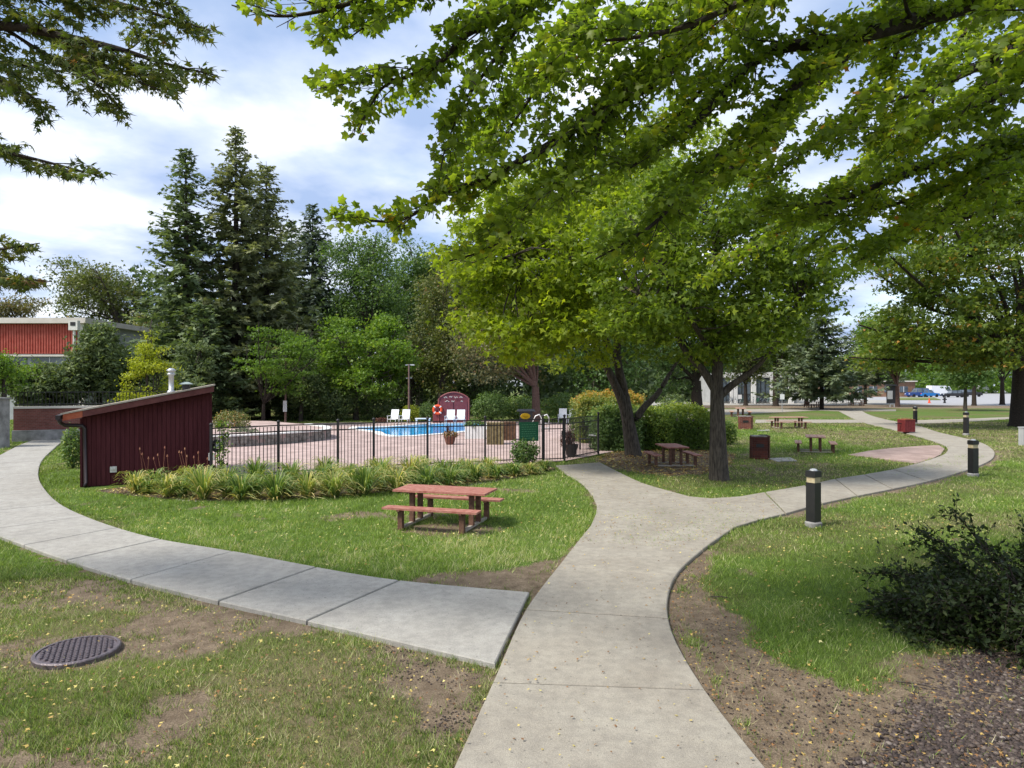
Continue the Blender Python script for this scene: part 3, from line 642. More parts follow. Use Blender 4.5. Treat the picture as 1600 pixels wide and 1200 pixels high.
mb.add([(.17 * math.cos(2*math.pi*k/n), s, .10 + .10 * math.sin(2*math.pi*k/n)) for s in (-.01, .01) for k in range(n)], [tuple(range(n)), tuple(range(2*n-1, n-1, -1))] + [(k, k + n, (k+1) % n + n, (k+1) % n) for k in range(n)])
mb.build('plate', M['yellow'], ys, world=False); MB().box((0, .02, 0), (.03, .02, .10)).build('bracket', M['dark_metal'], ys, world=False)
MB().box((0, -.012, .10), (.17, .003, .022)).box((0, -.012, .06), (.11, .003, .014)).build('faint_lettering', mat('ink_br', (.45, .22, .01), .6), ys, world=False)

# slatted wooden bins behind the fence
def slat_bin(px0, px1, top, base, m, label):
    x0, d = G(px0, base); x1, _ = G(px1, base); zt = EYE - (top - HZ) * d / F
    r = T('slatted_bin', label, 'bin', ((x0 + x1) / 2, d + .35, 0), group='slatted wooden bins behind the fence'); w = x1 - x0; n = max(4, int(w / .13))
    MB().box(((x0 + x1) / 2, d + .35, zt / 2), (w - .05, .6, zt - .06)).build('liner', M['black'], r)
    for k in range(n):
        MB().box((x0 + w * (k + .5) / n, d + .035, zt / 2), (w / n - .025, .03, zt)).build('slat', m, r)
        MB().box((x0 + w * (k + .5) / n, d + .665, zt / 2), (w / n - .025, .03, zt)).build('slat', m, r)
    MB().box(((x0 + x1) / 2, d + .35, zt + .02), (w + .02, .68, .035)).build('lid', m, r)
slat_bin(760, 787, 662, 696, M['slat_olive'], 'olive slatted wooden bin just right of a fence post by the pool')
slat_bin(783, 806, 661, 689, M['slat_brown'], 'dark brown slatted wooden bin between the olive bin and the green notice')

# ------------------------------------------------------------------ picnic tables
def picnic(label, leg_a, leg_c, rz=None, length=1.8, mtop='redwood', group='picnic tables on the lawns', pad=0, first=None, s=1.0):
    """leg_a / leg_c unused when rz is given; local x runs along the table"""
    root = T('picnic_table', label, 'picnic table', (leg_a[0], leg_a[1], 0), rz or 1e-9, group)
    L2 = length / 2; m = M[mtop]
    for k in range(5):
        y = -.30 + k * .152
        MB().box((0, y, .665), (length, .140, .038)).build('top_plank', m, root, world=False)
    for sy in (-1, 1):
        for k in (0, 1): MB().box((0, sy * (.60 + k * .14), .405), (length, .128, .036)).build('bench_plank', m, root, world=False)
    for sx in (-1, 1):
        x = sx * (L2 - .32)
        MB().box((x, 0, .632), (.07, .66, .028)).build('crosspiece', M['leg_brown'], root, world=False)
        for sy in (-1, 1):
            MB().box((x, sy * .67, .20), (.09, .09, .38)).build('leg', M['leg_brown'], root, world=False)
            MB().box((x, sy * .67, .381 - .01), (.06, .26, .022)).build('bench_bracket', M['leg_brown'], root, world=False)
            MB().box((x, sy * .18, .34), (.09, .08, .56)).build('leg', M['leg_brown'], root, world=False)
        MB().box((x, 0, .045), (.06, 1.24, .05)).build('skid', M['skid'], root, world=False)
    root.scale = (s, s, s)
    return root
A = np.array(G(625.6, 829)); Cc = np.array(G(727.5, 833)); Bb = np.array(G(668.8, 806)); Dd = np.array(G(760, 814))
ctr = (A + Cc + Bb + Dd) / 4
picnic('large red topped picnic table alone on the front lawn by the path', ctr, None, math.atan2((Dd - Bb + Cc - A)[1], (Dd - Bb + Cc - A)[0]) - .0, 1.84, s=.98)
c2 = G(1050, 727); picnic('red picnic table end-on in leaf litter between the two big tree trunks', c2, None, math.radians(93), 1.5, s=.95)
c3 = G(1274, 706); picnic('reddish picnic table on the right lawn beyond the nearest bollard', c3, None, math.radians(68), 1.5, 'redwood_old', s=.92)
c4 = G(1232, 669); picnic('long weathered picnic table side-on behind the far brick grill', c4, None, math.radians(2), 2.1, 'redwood_old')
c5 = G(1157, 651); picnic('small picnic table partly hidden behind the far brick grill', c5, None, math.radians(75), 1.8, 'redwood_old', s=1.05)
c6 = G(1270, 637); picnic('distant dark picnic table under the nearer dark conifer', c6, None, math.radians(10), 1.9, 'leg_brown')
c7 = G(1338, 634); picnic('distant dark picnic table under the grey pine', c7, None, math.radians(-5), 1.9, 'leg_brown')

# ------------------------------------------------------------------ bollard lights
BL = {}
def bollard(label, px, py, h=1.03, rz=.5, tall=0):
    x, d = G(px, py)
    r = T('bollard_light', label, 'bollard', (x, d, 0), rz, 'black bollard lights along the path')
    if not BL:
        BL['base'] = MB().lathe((0, 0, -.05), [(.15, 0), (.15, .12), (.13, .14)], 18).mesh('base')
        BL['body'] = MB().box((0, 0, .455), (.185, .185, .73)).mesh('body')
        BL['lens'] = MB().box((0, 0, .875), (.168, .168, .105)).mesh('lens')
        BL['head'] = MB().box((0, 0, .9825), (.198, .198, .11)).box((0, 0, 1.04), (.17, .17, .012)).mesh('head')
        BL['cap'] = MB().lathe((0, 0, 1.046), [(.07, 0), (.065, .02), (.03, .035)], 10).mesh('cap')
        BL['base'].materials.append(M['conc_old']); BL['body'].materials.append(M['bol_body']); BL['lens'].materials.append(M['lens']); BL['head'].materials.append(M['bol_body']); BL['cap'].materials.append(M['galv'])
    for k in ('base', 'body', 'lens', 'head', 'cap'): link(k, BL[k], None, r, world=False)
    r.scale = (1, 1, h / 1.07)
bollard('nearest black square bollard with a beige lens band, at the path fork', 1271, 822, 1.05, .55)
bollard('second nearest black bollard, on the outside of the path bend', 1520.5, 744, 1.05, .2)
bollard('farthest black bollard, beside the red litter bin', 1430, 662, 1.15, .2)
bollard('grey-black bollard with a pale top standing in the shaded lawn', 1509.5, 680, 1.22, .3)

# ------------------------------------------------------------------ brick grills, litter bin, cabinet
def grill(label, px0, px1, top, base, mb_, rz=-.12):
    x0, d = G(px0, base); x1, _ = G(px1, base); w = x1 - x0; h = EYE - (top - HZ) * d / F
    r = T('brick_grill', label, 'barbecue', ((x0 + x1) / 2, d + w * .5, 0), rz, 'brick park grills')
    MB().box((0, 0, h / 2), (w, w * .95, h)).build('brick_body', M[mb_], r, world=False)
    MB().box((0, 0, h + .02), (w * .96, w * .9, .04)).build('slab_top', M['stone'], r, world=False)
    MB().box((w * .62, .06, h / 2 + .03), (.05, w * 1.02, h + .04)).build('side_plate', M['leg_brown'], r, world=False)
    MB().box((-w * .02, -w * .478, h * .62), (w * .5, .02, h * .16)).build('fire_door', M['dark_metal'], r, world=False)
    for k in range(5): MB().beam((w * .1, -w * .3 + k * w * .14, h + .06), (w * .5, -w * .3 + k * w * .14, h + .06), .015, .015).build('grate_bar', M['dark_metal'], r, world=False)
grill('dark red brick grill in the lawn beyond the nearer tree trunk', 1178, 1201, 683, 718, 'brick_dk')
grill('pale red brick grill farther back beside the long picnic table', 1158, 1175, 651, 671, 'brick')
for P in (gpoly([(1198, 717), (1235, 716), (1245, 721), (1215, 722)]), gpoly([(1183, 672.5), (1202, 671.5), (1203, 674), (1184, 674)])):
    prop(MB().prism([tuple(p) for p in P], -.05, .03).build('concrete_pad', M['conc_old']), kind='structure')
x, d = G(1416, 677.5)
rb = T('litter_bin', 'dark red slatted litter bin standing at the edge of the far path', 'litter bin', (x, d, 0), .15)
MB().box((0, 0, .05), (.2, .2, .13)).build('foot', M['black'], rb, world=False)
MB().box((0, 0, .42), (.50, .50, .58)).build('liner', M['black'], rb, world=False)
for k in range(6):
    for sx, sy in ((0, -1), (0, 1)): MB().box((-.25 + k * .1, sy * .27, .42), (.085, .03, .64)).build('slat', M['binred'], rb, world=False)
    for sx in (-1, 1): MB().box((sx * .285, -.25 + k * .1, .42), (.03, .085, .64)).build('slat', M['binred'], rb, world=False)
MB().box((0, 0, .76), (.60, .60, .035)).box((0, 0, .79), (.34, .34, .03)).build('lid', mat('bin_or', (.24, .07, .04), .7), rb, world=False)
MB().beam((-.3, 0, .55), (-.62, 0, .56), .05, .04).build('handle', M['dark_metal'], rb, world=False)
x, d = G(1600, 696); ub = T('utility_cabinet', 'plain light grey utility cabinet at the right edge of the lawn', 'cabinet', (x, d, 0))
MB().box((x, d, .38), (.26, .3, .76)).build('body', M['bldg_grey'], ub); MB().box((x, d, .78), (.30, .34, .04)).build('lid', M['bldg_grey'], ub); MB().box((x + .02, d - .155, .4), (.18, .012, .6)).build('door', M['galv'], ub)

# manhole cover
mh = T('manhole_cover', 'round iron manhole cover with studded top in the front left lawn', 'manhole cover', (MANH[0], MANH[1], 0), .5)
MB().lathe((0, 0, -.02), [(.37, 0), (.37, .055), (.36, .065), (.335, .066), (.333, .054)], 48).build('rim', M['iron'], mh, world=False)
mb = MB(); k = 0
for i in range(-7, 8):
    for j in range(-7, 8):
        x, y = i * .047, j * .047 + (.0235 if i % 2 else 0)
        if math.hypot(x, y) < .315: mb.box((x, y, .042), (.031, .027, .022), .6, .7)
mb.build('studs', M['iron'], mh, world=False)

# ------------------------------------------------------------------ things round the pool
x, d = G(705, 661.5)
pb = T('pool_storage_shed', 'burgundy arched-top storage cupboard with double doors behind the pool', 'shed', (x, d, 0))
def arch(w, h, hs, n=14):
    return [(-w / 2, 0)] + [(-w / 2 + w * k / n, hs + (h - hs) * math.sin(math.pi * (k / n)) ** .75) for k in range(n + 1)] + [(w / 2, 0)]
sc = d / F; w = 47 * sc; xo = 4.0 * sc; h = EYE - (613 - HZ) * sc; hs = h - .45
pr = arch(w, h, hs)
def extr(pr, x0, y0, y1):
    n = len(pr); return MB().add([(x0 + a, y, b) for y in (y0, y1) for a, b in pr], [tuple(range(n)), tuple(range(2*n-1, n-1, -1))] + [(k, k + n, (k+1) % n + n, (k+1) % n) for k in range(n)])
extr(pr, x + xo, d, d + 1.2).build('body', M['burgundy'], pb)
mb = MB(); mb.tube([(x + xo + a, d - .02, b) for a, b in pr], .045, 6).build('trim', M['burg_trim'], pb)
for s in (-1, 1): MB().box((x + xo + s * w * .235, d - .03, hs * .47), (w * .44, .04, hs * .86)).build('door', M['burgundy'], pb)
extr([(-9 * sc, 0), (-9 * sc, hs * .62), (-4 * sc, hs * .72), (0, hs * .9), (0, 0)], x + xo - w / 2 - .02, d + .05, d + 1.0).build('side_bay', M['burgundy'], pb)
mb = MB()
for (cx, cz, ww, hh) in ((-.55, 1.78, .22, .10), (-.2, 1.82, .2, .08), (.15, 1.78, .25, .10), (.5, 1.8, .2, .08), (-.45, 1.52, .3, .08), (-.05, 1.5, .2, .08), (.55, 1.52, .15, .05)):
    mb.tube([(x + xo + cx + ww * (t - .5), d - .055, cz + hh * .5 * math.sin(t * 9 + cx * 7)) for t in np.linspace(0, 1, 9)], .018, 4)
mb.build('faded_lettering', M['offwhite'], pb)
bx = x + xo - w / 2 - 1.5 * sc; lb = T('lifebuoy', 'orange red ring lifebuoy hung on the burgundy cupboard', 'lifebuoy', (bx, d - .12, EYE - (640 - HZ) * sc))
mb = MB(); mb.tube([(.27 * math.cos(t), 0, .27 * math.sin(t)) for t in np.linspace(0, 2 * math.pi, 25)], .085, 8, False); mb.build('ring', M['buoy'], lb, True, world=False)
for a in (0, 90, 180, 270):
    t = math.radians(a + 45); MB().tube([(.27 * math.cos(t + q), 0, .27 * math.sin(t + q)) for q in (-.14, 0, .14)], .092, 8).build('band', M['white'], lb, world=False)
# white patio chairs
ch = {}
def chair(label, px, py, rz=0.0, s=1.0):
    x, d = G(px, py); r = T('patio_chair', label, 'chair', (x, d, 0), rz, 'white patio chairs round the pool')
    if not ch:
        th = math.radians(16)
        b = MB(); 
        for k in range(6): b.box((-.22 + k * .088, 0, 0), (.08, .02, .62))
        me = b.mesh('backrest'); me.transform(Matrix.Translation((0, .30, .72)) @ Matrix.Rotation(-th, 4, 'X')); ch['backrest'] = me
        b = MB()
        for k in range(5): b.box((0, -.22 + k * .10, .40), (.54, .09, .02))
        ch['seat'] = b.mesh('seat')
        for i, (sx, sy) in enumerate(((-1, -1), (1, -1), (-1, 1), (1, 1))):
            ch['leg%d' % i] = MB().tube([(sx * .28, sy * .24, 0), (sx * .28, sy * .22, .60 if sy < 0 else .42)], .018, 6).mesh('leg')
        for i, sx in enumerate((-1, 1)): ch['arm%d' % i] = MB().box((sx * .29, 0, .61), (.05, .52, .025)).mesh('armrest')
        for v in ch.values(): v.materials.append(M['white'])
    for k, v in ch.items(): link(''.join(c for c in v.name.split('.')[0]), v, None, r, world=False)
    r.scale = (s, s, s)
chair('leftmost white patio chair beside the pool, near the light pole', 614, 664.5, -.25); chair('white patio chair just left of the yellowish shrub behind the pool', 632, 664.5, -.2)
chair('white patio chair in front of the left cupboard door', 703, 665, -.1); chair('white patio chair in front of the right cupboard door', 719, 665, -.1)
chair('left one of the two white patio chairs beyond the gate', 879, 662, -.15); chair('right one of the two white patio chairs beyond the gate, by the golden hedge', 895, 662, -.15)
x, d = G(661, 664); bn = T('white_bench', 'low white bench between the yellowish shrub and the burgundy cupboard', 'bench', (x, d, 0))
MB().box((x, d, .42), (1.0, .4, .06)).build('seat', M['white'], bn)
for s in (-1, 1): MB().box((x + s * .42, d, .195), (.08, .36, .39)).build('leg', M['white'], bn)
# light poles
def pole(label, px, py, top, arm, sign=False):
    x, d = G(px, py); h = EYE - (top - HZ) * d / F; r = T('lamp_post', label, 'lamp post', (x, d, 0), group=None)
    MB().tube([(x, d, -.05), (x, d, h)], [.075, .055], 8).build('pole', M['lamp_wood'], r)
    if arm:
        MB().beam((x - .25, d, h - .06), (x + .22, d, h - .03), .05, .05).build('arm', M['galv'], r); MB().box((x + .26, d, h - .05), (.26, .16, .07), 0, .8).build('lamp_head', M['galv'], r)
        MB().beam((x - .2, d, h - .95), (x + .2, d, h - .93), .03, .03).build('arm', M['galv'], r)
    else: MB().box((x, d, h + .04), (.22, .22, .12), 0, .7).build('lamp_head', M['dark_metal'], r)
    if sign:
        s = MB().box((x, d - .10, EYE - (634.5 - HZ) * d / F), (.24, .02, .72)).build('notice', M['white'], r)
        mb = MB(); zc = EYE - (634.5 - HZ) * d / F
        for k in range(8): mb.box((x, d - .113, zc + .28 - k * .08), (.15, .004, .02))
        mb.build('faint_lines', M['bldg_grey'], s)
pole('slim brown pole with a white notice behind the stone wall', 446, 664, 558, False, True)
pole('brown light pole with two short arms behind the white chairs', 639, 662, 569, True)
x, d = G(846, 676); ld = T('pool_ladder', 'pair of pale curved pool ladder rails seen over the fence near the gate', 'ladder', (x, d, 0))
for k in (0, 1):
    zz = lambda py: EYE - (py - HZ) * d / F
    MB().tube([(x - .55 + k * .42, d, .03), (x - .50 + k * .42, d, .55), (x - .33 + k * .42, d, .92), (x - .12 + k * .42, d, 1.0), (x + .0 + k * .42, d + .1, .8), (x + .0 + k * .42, d + .2, .05)], .03, 7).build('rail', M['white'], ld, True)
for z in (.25, .5): MB().beam((x + .0, d + .16, z), (x + .42, d + .16, z), .08, .03).build('rung', M['white'], ld)
x, d = G(822, 664); bq = T('covered_barbecue', 'dark covered barbecue standing against the shrubs beyond the fence', 'barbecue', (x, d, 0))
MB().box((x, d, .45), (.9, .5, .9), 0, .92).build('cover', M['black'], bq); MB().box((x, d, .97), (1.25, .55, .14), 0, .85).build('lid_cover', mat('tarp', (.035, .04, .05), .6), bq)
# white planter with greenery
def leaf_blob(name, c, r, n, ls, m, tmpl=OVAL, parent=None, seed=0, flat=1.0, shell=.5, up=.4, tb=.0, zmin=.02):
    rg = np.random.default_rng(seed); v = rg.normal(size=(n, 3)); v /= np.linalg.norm(v, axis=1, keepdims=True)
    rr = rg.uniform(shell, 1, n) ** .7; lump = np.array([mnoise.noise(Vector(q * 2.2 + seed)) for q in v]) * .30 + 1
    pos = np.array(c) + v * (rr * lump)[:, None] * np.array(r); pos[:, 2] = np.maximum(pos[:, 2], zmin)
    nr = v * .8 + rg.normal(size=(n, 3)) * .6 + np.array((0, 0, up)); dr = rg.normal(size=(n, 3)) + v
    tint = rg.beta(2.2, 2.6, n) + (lump - 1) * .6 + tb
    return link(name, leaf_mesh(name, pos, rg.uniform(.65, 1.3, n) * ls, nr, dr, tmpl, tint), M[m], parent)
x, d = G(742, 686); wp = T('white_planter', 'white box planter with low green plants at the near pool edge', 'planter', (x, d, 0))
MB().box((x, d, .32), (.92, .5, .62), 0, 1.03).build('box', M['white'], wp); MB().box((x, d, .62), (.86, .44, .04)).build('soil', M['soil'], wp)
leaf_blob('plants', (x, d, .72), (.52, .28, .18), 500, .12, 'l_green', parent=wp, seed=3)
# flower pot with grass and blooms
x, d = G(703, 695.5); fp = T('flower_pot', 'round dark pot with purple grass and pink flowers on the pool deck', 'flower pot', (x, d, 0))
MB().lathe((x, d, .03), [(.16, 0), (.20, .1), (.25, .32), (.27, .34), (.27, .38), (.24, .38), (.23, .33)], 18).build('pot', M['terracotta'], fp, True)
leaf_blob('flowers', (x + .02, d, .47), (.33, .28, .14), 500, .08, 'pinkpot', parent=fp, seed=4)
def blades(name, c, n, h, spread, wid, m, parent=None, seed=0, tint0=.35, tsd=.2, arch_=.9):
    rg = np.random.default_rng(seed); K = 5; V = []; Tt = []; tn = []
    for i in range(n):
        a = rg.uniform(0, 2 * math.pi); hh = h * rg.uniform(.32, 1.14); sp = spread * rg.uniform(.25, 1.1) * (1.15 - .35 * hh / h); w = wid * rg.uniform(.7, 1.2)
        dx, dy = math.cos(a), math.sin(a); px_, py_ = -dy * w / 2, dx * w / 2; b0 = rg.uniform(0, .08, 2) * np.array((dx, dy)); t0 = np.clip(rg.normal(tint0, tsd), 0, 1); base = len(V)
        for k in range(K + 1):
            t = k / K; r = sp * (t ** 1.15); z = hh * (math.sin(t * math.pi * .5 * (1 + arch_ * .62 * sp / spread)))
            ww = (1 - t ** 2.2) * .95 + .05
            x, y = c[0] + b0[0] + dx * r, c[1] + b0[1] + dy * r
            V.append((x - px_ * ww, y - py_ * ww, c[2] + z)); V.append((x + px_ * ww, y + py_ * ww, c[2] + z + w * .15)); tn += [t0 + t * .12] * 2
            if k: q = base + 2 * k; Tt += [(q - 2, q - 1, q + 1), (q - 2, q + 1, q)]
    return link(name, np_mesh(name, np.array(V), np.array(Tt), {'tint': np.clip(tn, 0, 1)}), M[m], parent)
blades('purple_grass', (x - .08, d, .4), 60, .46, .22, .02, 'plum', fp, 5, .45)
x, d = G(889, 715); fq = T('flower_pot', 'tall dark pot with purple-leaved plants just inside the gate', 'flower pot', (x, d, 0))
MB().lathe((x + .08, d, .03), [(.14, 0), (.18, .1), (.25, .42), (.27, .45), (.25, .45), (.22, .4)], 18).build('pot', M['black'], fq, True)
leaf_blob('foliage', (x - .05, d, .62), (.28, .24, .30), 700, .08, 'plum', parent=fq, seed=8); blades('purple_grass', (x, d, .45), 60, .55, .3, .02, 'plum', fq, 9, .4)
x, d = G(938, 704); gt = T('round_table', 'round glass-topped table with dark chairs in the corner by the fence', 'table', (x, d, 0))
MB().lathe((x, d, .60), [(.46, 0), (.47, .01), (.47, .03), (.45, .035)], 24).build('table_top', M['galv'], gt)
MB().lathe((x, d, 0), [(.20, 0), (.12, .1), (.05, .3), (.1, .598)], 12).build('pedestal', M['brick'], gt)
for i, (ox, oy) in enumerate(((-.6, .25), (.1, .75))):
    q = T('metal_chair', ('dark metal chair left of the round glass-topped table', 'dark metal chair behind the round glass-topped table')[i], 'chair', (x + ox, d + oy, 0), group='dark metal chairs at the glass-topped table')
    for sx in (-1, 1):
        for sy in (-1, 1): MB().tube([(x + ox + sx * .2, d + oy + sy * .2, 0), (x + ox + sx * .19, d + oy + sy * .19, .44 if sy < 0 else .95)], .016, 6).build('leg', M['dark_metal'], q)
    MB().box((x + ox, d + oy, .45), (.42, .42, .03)).build('seat', M['dark_metal'], q)
    mb = MB()
    for k in range(5): mb.tube([(x + ox - .15 + k * .075, d + oy + .19, .47), (x + ox - .15 + k * .075, d + oy + .2, .93)], .009, 5)
    mb.beam((x + ox - .2, d + oy + .2, .94), (x + ox + .2, d + oy + .2, .94), .03, .03); mb.build('backrest', M['dark_metal'], q)
# hose reel + meter boxes at the shed end of the fence
x, d = G(338, 750); hr = T('hose_reel', 'black hose reel on a thin stand where the fence meets the shed', 'hose reel', (x, d, 0))
zc = EYE - (697 - HZ) * d / F
mb = MB()
for k in range(3): mb.tube([(x + .02 + (.16 - .03 * k) * math.cos(t), d + .02 * k, zc + (.16 - .03 * k) * math.sin(t)) for t in np.linspace(0, 2 * math.pi, 17)], .022, 6, False)
mb.build('hose_coil', M['black'], hr, True); MB().tube([(x + .02, d, zc), (x + .06, d, 0)], .014, 6).build('stand', M['dark_metal'], hr); MB().lathe((x + .02, d, zc - .05), [(.05, 0), (.05, .1)], 10).build('hub', M['galv'], hr)
x, d = G(333, 751); mbx = T('meter_box', 'small white electrical box on a post at the shed corner', 'electrical box', (x, d, 0))
MB().box((x, d - .06, EYE - (713 - HZ) * d / F), (.16, .1, .20)).build('box', M['offwhite'], mbx); MB().box((x - .03, d - .03, .72), (.035, .035, 1.35)).build('post', M['galv'], mbx)
MB().lathe((x - .01, d - .08, 0), [(.12, 0), (.13, .3), (.11, .42)], 12).build('drum', M['black'], mbx)

# ------------------------------------------------------------------ left: brick wall with railing, pillar, red building
def left_side():
    y0 = 31.0; xa = -23.0; xb = -17.2
    w = T('brick_wall', 'low red brick wall on a concrete plinth behind the shed', 'wall', (xa, y0, 0))
    a, b = (xa, y0), (xb, y0 + 2.5)
    MB().beam((*a, .26), (*b, .26), .55, .52).build('plinth', M['conc_old'], w)
    MB().beam((a[0], a[1] + .06, 1.02), (b[0], b[1] + .06, 1.02), .34, 1.0).build('brickwork', M['brick_wall'], w)
    MB().beam((a[0], a[1] + .06, 1.57), (b[0], b[1] + .06, 1.57), .44, .10).build('coping', M['cornice'], w)
    r = T('railing', 'black metal railing on top of the low brick wall', 'railing', (a[0], a[1], 1.62))
    P = np.array(a); Q = np.array(b); off = np.array((0, .06))
    for z in (1.72, 2.28): MB().beam((*(P + off), z), (*(Q + off), z), .04, .04).build('rail', M['dark_metal'], r)
    me = MB().box((0, 0, 0), (.022, .022, .66)).mesh('picket'); me.materials.append(M['dark_metal'])
    for k in range(44):
        p = P + off + (Q - P) * (k + .5) / 44; o = link('picket', me, None, r); o.location = (p[0] - a[0], p[1] - a[1], 1.95 - 1.62)
    pl = T('concrete_pillar', 'rough grey concrete wall end at the left edge beside the side path', 'wall', (-21.9, 27.5, 0))
    MB().box((-22.0, 27.8, 1.0), (2.0, .6, 2.06)).build('pillar', M['conc_old'], pl); MB().box((-22.0, 27.8, 2.06), (2.1, .7, .07)).build('cap', M['conc_old'], pl)
    # building
    d = 50; X1 = (131 - 800) * d / F; X0 = -62; zt = EYE + (HZ - 497) * d / F; zb = EYE + (HZ - 553) * d / F
    bd = T('red_building', 'low building with bright red ribbed wall and pale cornice behind the trees', 'building', (X1, d, 0))
    MB().box(((X0 + X1) / 2, d + 6.2, zt / 2 - .2), (X1 - X0, 12, zt - .4)).build('body', M['bldg_grey'], bd)
    MB().box(((X0 + X1) / 2 + .05, d + 6.1, zt - .2), (X1 - X0 + .5, 12.8, .40)).build('cornice', M['cornice'], bd)
    wl = MB().box(((X0 + X1) / 2 - .3, d + .14, (zt + zb) / 2 - .2), (X1 - X0 - .6, .1, zt - zb - .45)).build('red_panel', M['ribred'], bd)
    me = MB().box((0, 0, 0), (.10, .12, zt - zb - .45)).mesh('rib'); me.materials.append(M['ribred'])
    for k in range(56):
        o = link('rib', me, None, wl); o.location = (X1 - .72 - k * .2, d + .09, (zt + zb) / 2 - .2)
    MB().box(((X0 + X1) / 2 - .3, d + .1, zb - .12), (X1 - X0 - .6, .3, .14)).build('ledge', M['cornice'], bd)
    for k in range(5): 
        wd = MB().box((X1 - 2.6 - k * 3.2, d + .17, zb - 1.2), (2.9, .06, 1.9)).build('window', M['glass_dark'], bd)
        MB().box((X1 - 2.6 - k * 3.2, d + .12, zb - 1.2), (.06, .06, 1.9)).build('mullion', M['galv'], wd)
    MB().box((X1 - .12, d + .08, zt / 2 - .2), (.3, .25, zt - .45)).build('corner_pier', M['cornice'], bd)
    lx, ld_ = (116 - 800) * 46 / F, 46; z1 = EYE + (HZ - 501) * 46 / F; z2 = EYE + (HZ - 516) * 46 / F
    lp_ = T('floodlight_post', 'white post with boxy floodlight in front of the red building', 'lamp post', (lx, ld_, 0))
    MB().box((lx, ld_, (z1 + z2) / 2), (.62, .3, z1 - z2)).build('light_box', M['offwhite'], lp_); MB().box((lx, ld_ - .16, (z1 + z2) / 2 + .1), (.34, .02, .25)).build('lens', M['black'], lp_)
    MB().tube([(lx, ld_, 0), (lx, ld_, z2)], .09, 8).build('post', M['offwhite'], lp_)
left_side()

# ------------------------------------------------------------------ right background: building, bikes, vehicles
def far_building():
    d = 96; s = d / F; x0 = (1120 - 800) * s; x1 = (1250 - 800) * s; h = 4.4
    b = T('white_building', 'distant white building with wide dark windows behind the parked bicycles', 'building', ((x0 + x1) / 2, d, 0))
    MB().box(((x0 + x1) / 2, d + 5, h / 2), (x1 - x0, 9.6, h)).build('body', M['bldg_grey'], b)
    k = x0
    for px0, px1 in ((1141, 1145), (1146, 1152), (1174, 1181), (1203, 1209), (1232, 1240)):
        MB().box((((px0 + px1) / 2 - 800) * s, d + .05, 1.9), ((px1 - px0) * s, .35, 3.8)).build('pier', M['bldg_white'], b)
    MB().box(((x0 + x1) / 2, d + .1, 4.1), (x1 - x0 + .3, .5, .75)).build('parapet', M['bldg_white'], b)
    for px0, px1 in ((1124, 1140), (1152, 1173), (1181, 1203), (1209, 1232)):
        cx = ((px0 + px1) / 2 - 800) * s; w = (px1 - px0) * s
        o = MB().box((cx, d + .12, 1.95), (w - .1, .1, 3.3)).build('window', M['glass_dark'], b)
        for q in range(1, 3): MB().box((cx - w / 2 + w * q / 3, d + .04, 1.95), (.07, .06, 3.3)).build('mullion', M['black'], o)
        MB().box((cx, d + .03, 1.3), (w - .1, .06, .08)).build('mullion', M['black'], o)
far_building()
def brown_building():
    d = 150; s = d / F; x0 = (1255 - 800) * s; x1 = (1430 - 800) * s; b = T('brown_building', 'distant low brown brick building between the dark conifer and the car park', 'building', ((x0 + x1) / 2, d, 0))
    MB().box(((x0 + x1) / 2, d + 4, 1.7), (x1 - x0, 8, 3.4)).build('body', M['brown_wall'], b); MB().box(((x0 + x1) / 2, d + 3.9, 3.5), (x1 - x0 + .6, 8.6, .25)).build('roof_edge', M['cornice'], b)
    for k in range(7):
        w = MB().box((x0 + 2 + k * 3.4, d - .02, 1.7), (1.8, .1, 1.3)).build('window', M['glass_dark'], b); MB().box((x0 + 2 + k * 3.4, d - .09, 1.7), (.08, .05, 1.3)).build('mullion', M['white'], w)
brown_building()
bk = {}
def bicycle(label, px, py, mt, rz, pose=0):
    x, d = G(px, py); r = T('bicycle', label, 'bicycle', (x, d, 0), rz, 'bicycles parked in front of the white building')
    if not bk:
        for i, sx in enumerate((-.52, .52)):
            mb = MB(); mb.tube([(sx + .33 * math.cos(t), 0, .34 + .33 * math.sin(t)) for t in np.linspace(0, 2 * math.pi, 17)], .022, 5, False)
            for k in range(4): t = k * math.pi / 4; mb.beam((sx - .32 * math.cos(t), 0, .34 - .32 * math.sin(t)), (sx + .32 * math.cos(t), 0, .34 + .32 * math.sin(t)), .006, .006)
            bk['wheel%d' % i] = mb.mesh('wheel')
        fr = MB()
        for a, b_ in (((-.52, 0, .34), (-.05, 0, .30)), ((-.52, 0, .34), (-.18, 0, .78)), ((-.05, 0, .30), (-.2, 0, .9)), ((-.05, 0, .30), (.36, 0, .74)), ((-.18, 0, .78), (.34, 0, .80)), ((.34, 0, .86), (.52, 0, .34))): fr.tube([a, b_], .022, 5)
        bk['frame'] = fr.mesh('frame'); bk['saddle'] = MB().box((-.2, 0, .93), (.25, .13, .05)).mesh('saddle')
        bk['handlebar'] = MB().tube([(.40, -.28, .98), (.34, -.1, .96), (.34, .1, .96), (.40, .28, .98)], .018, 5).tube([(.34, 0, .86), (.34, 0, .97)], .016, 5).mesh('handlebar')
    for k, v in bk.items():
        o = link(v.name.split('.')[0], v, None, r, world=False)
        mm = M[mt] if k == 'frame' else (M['galv'] if k == 'handlebar' else M['tyre'])
        if k == 'frame': me = v.copy(); me.materials.clear(); me.materials.append(mm); o.data = me
        elif not v.materials: v.materials.append(mm)
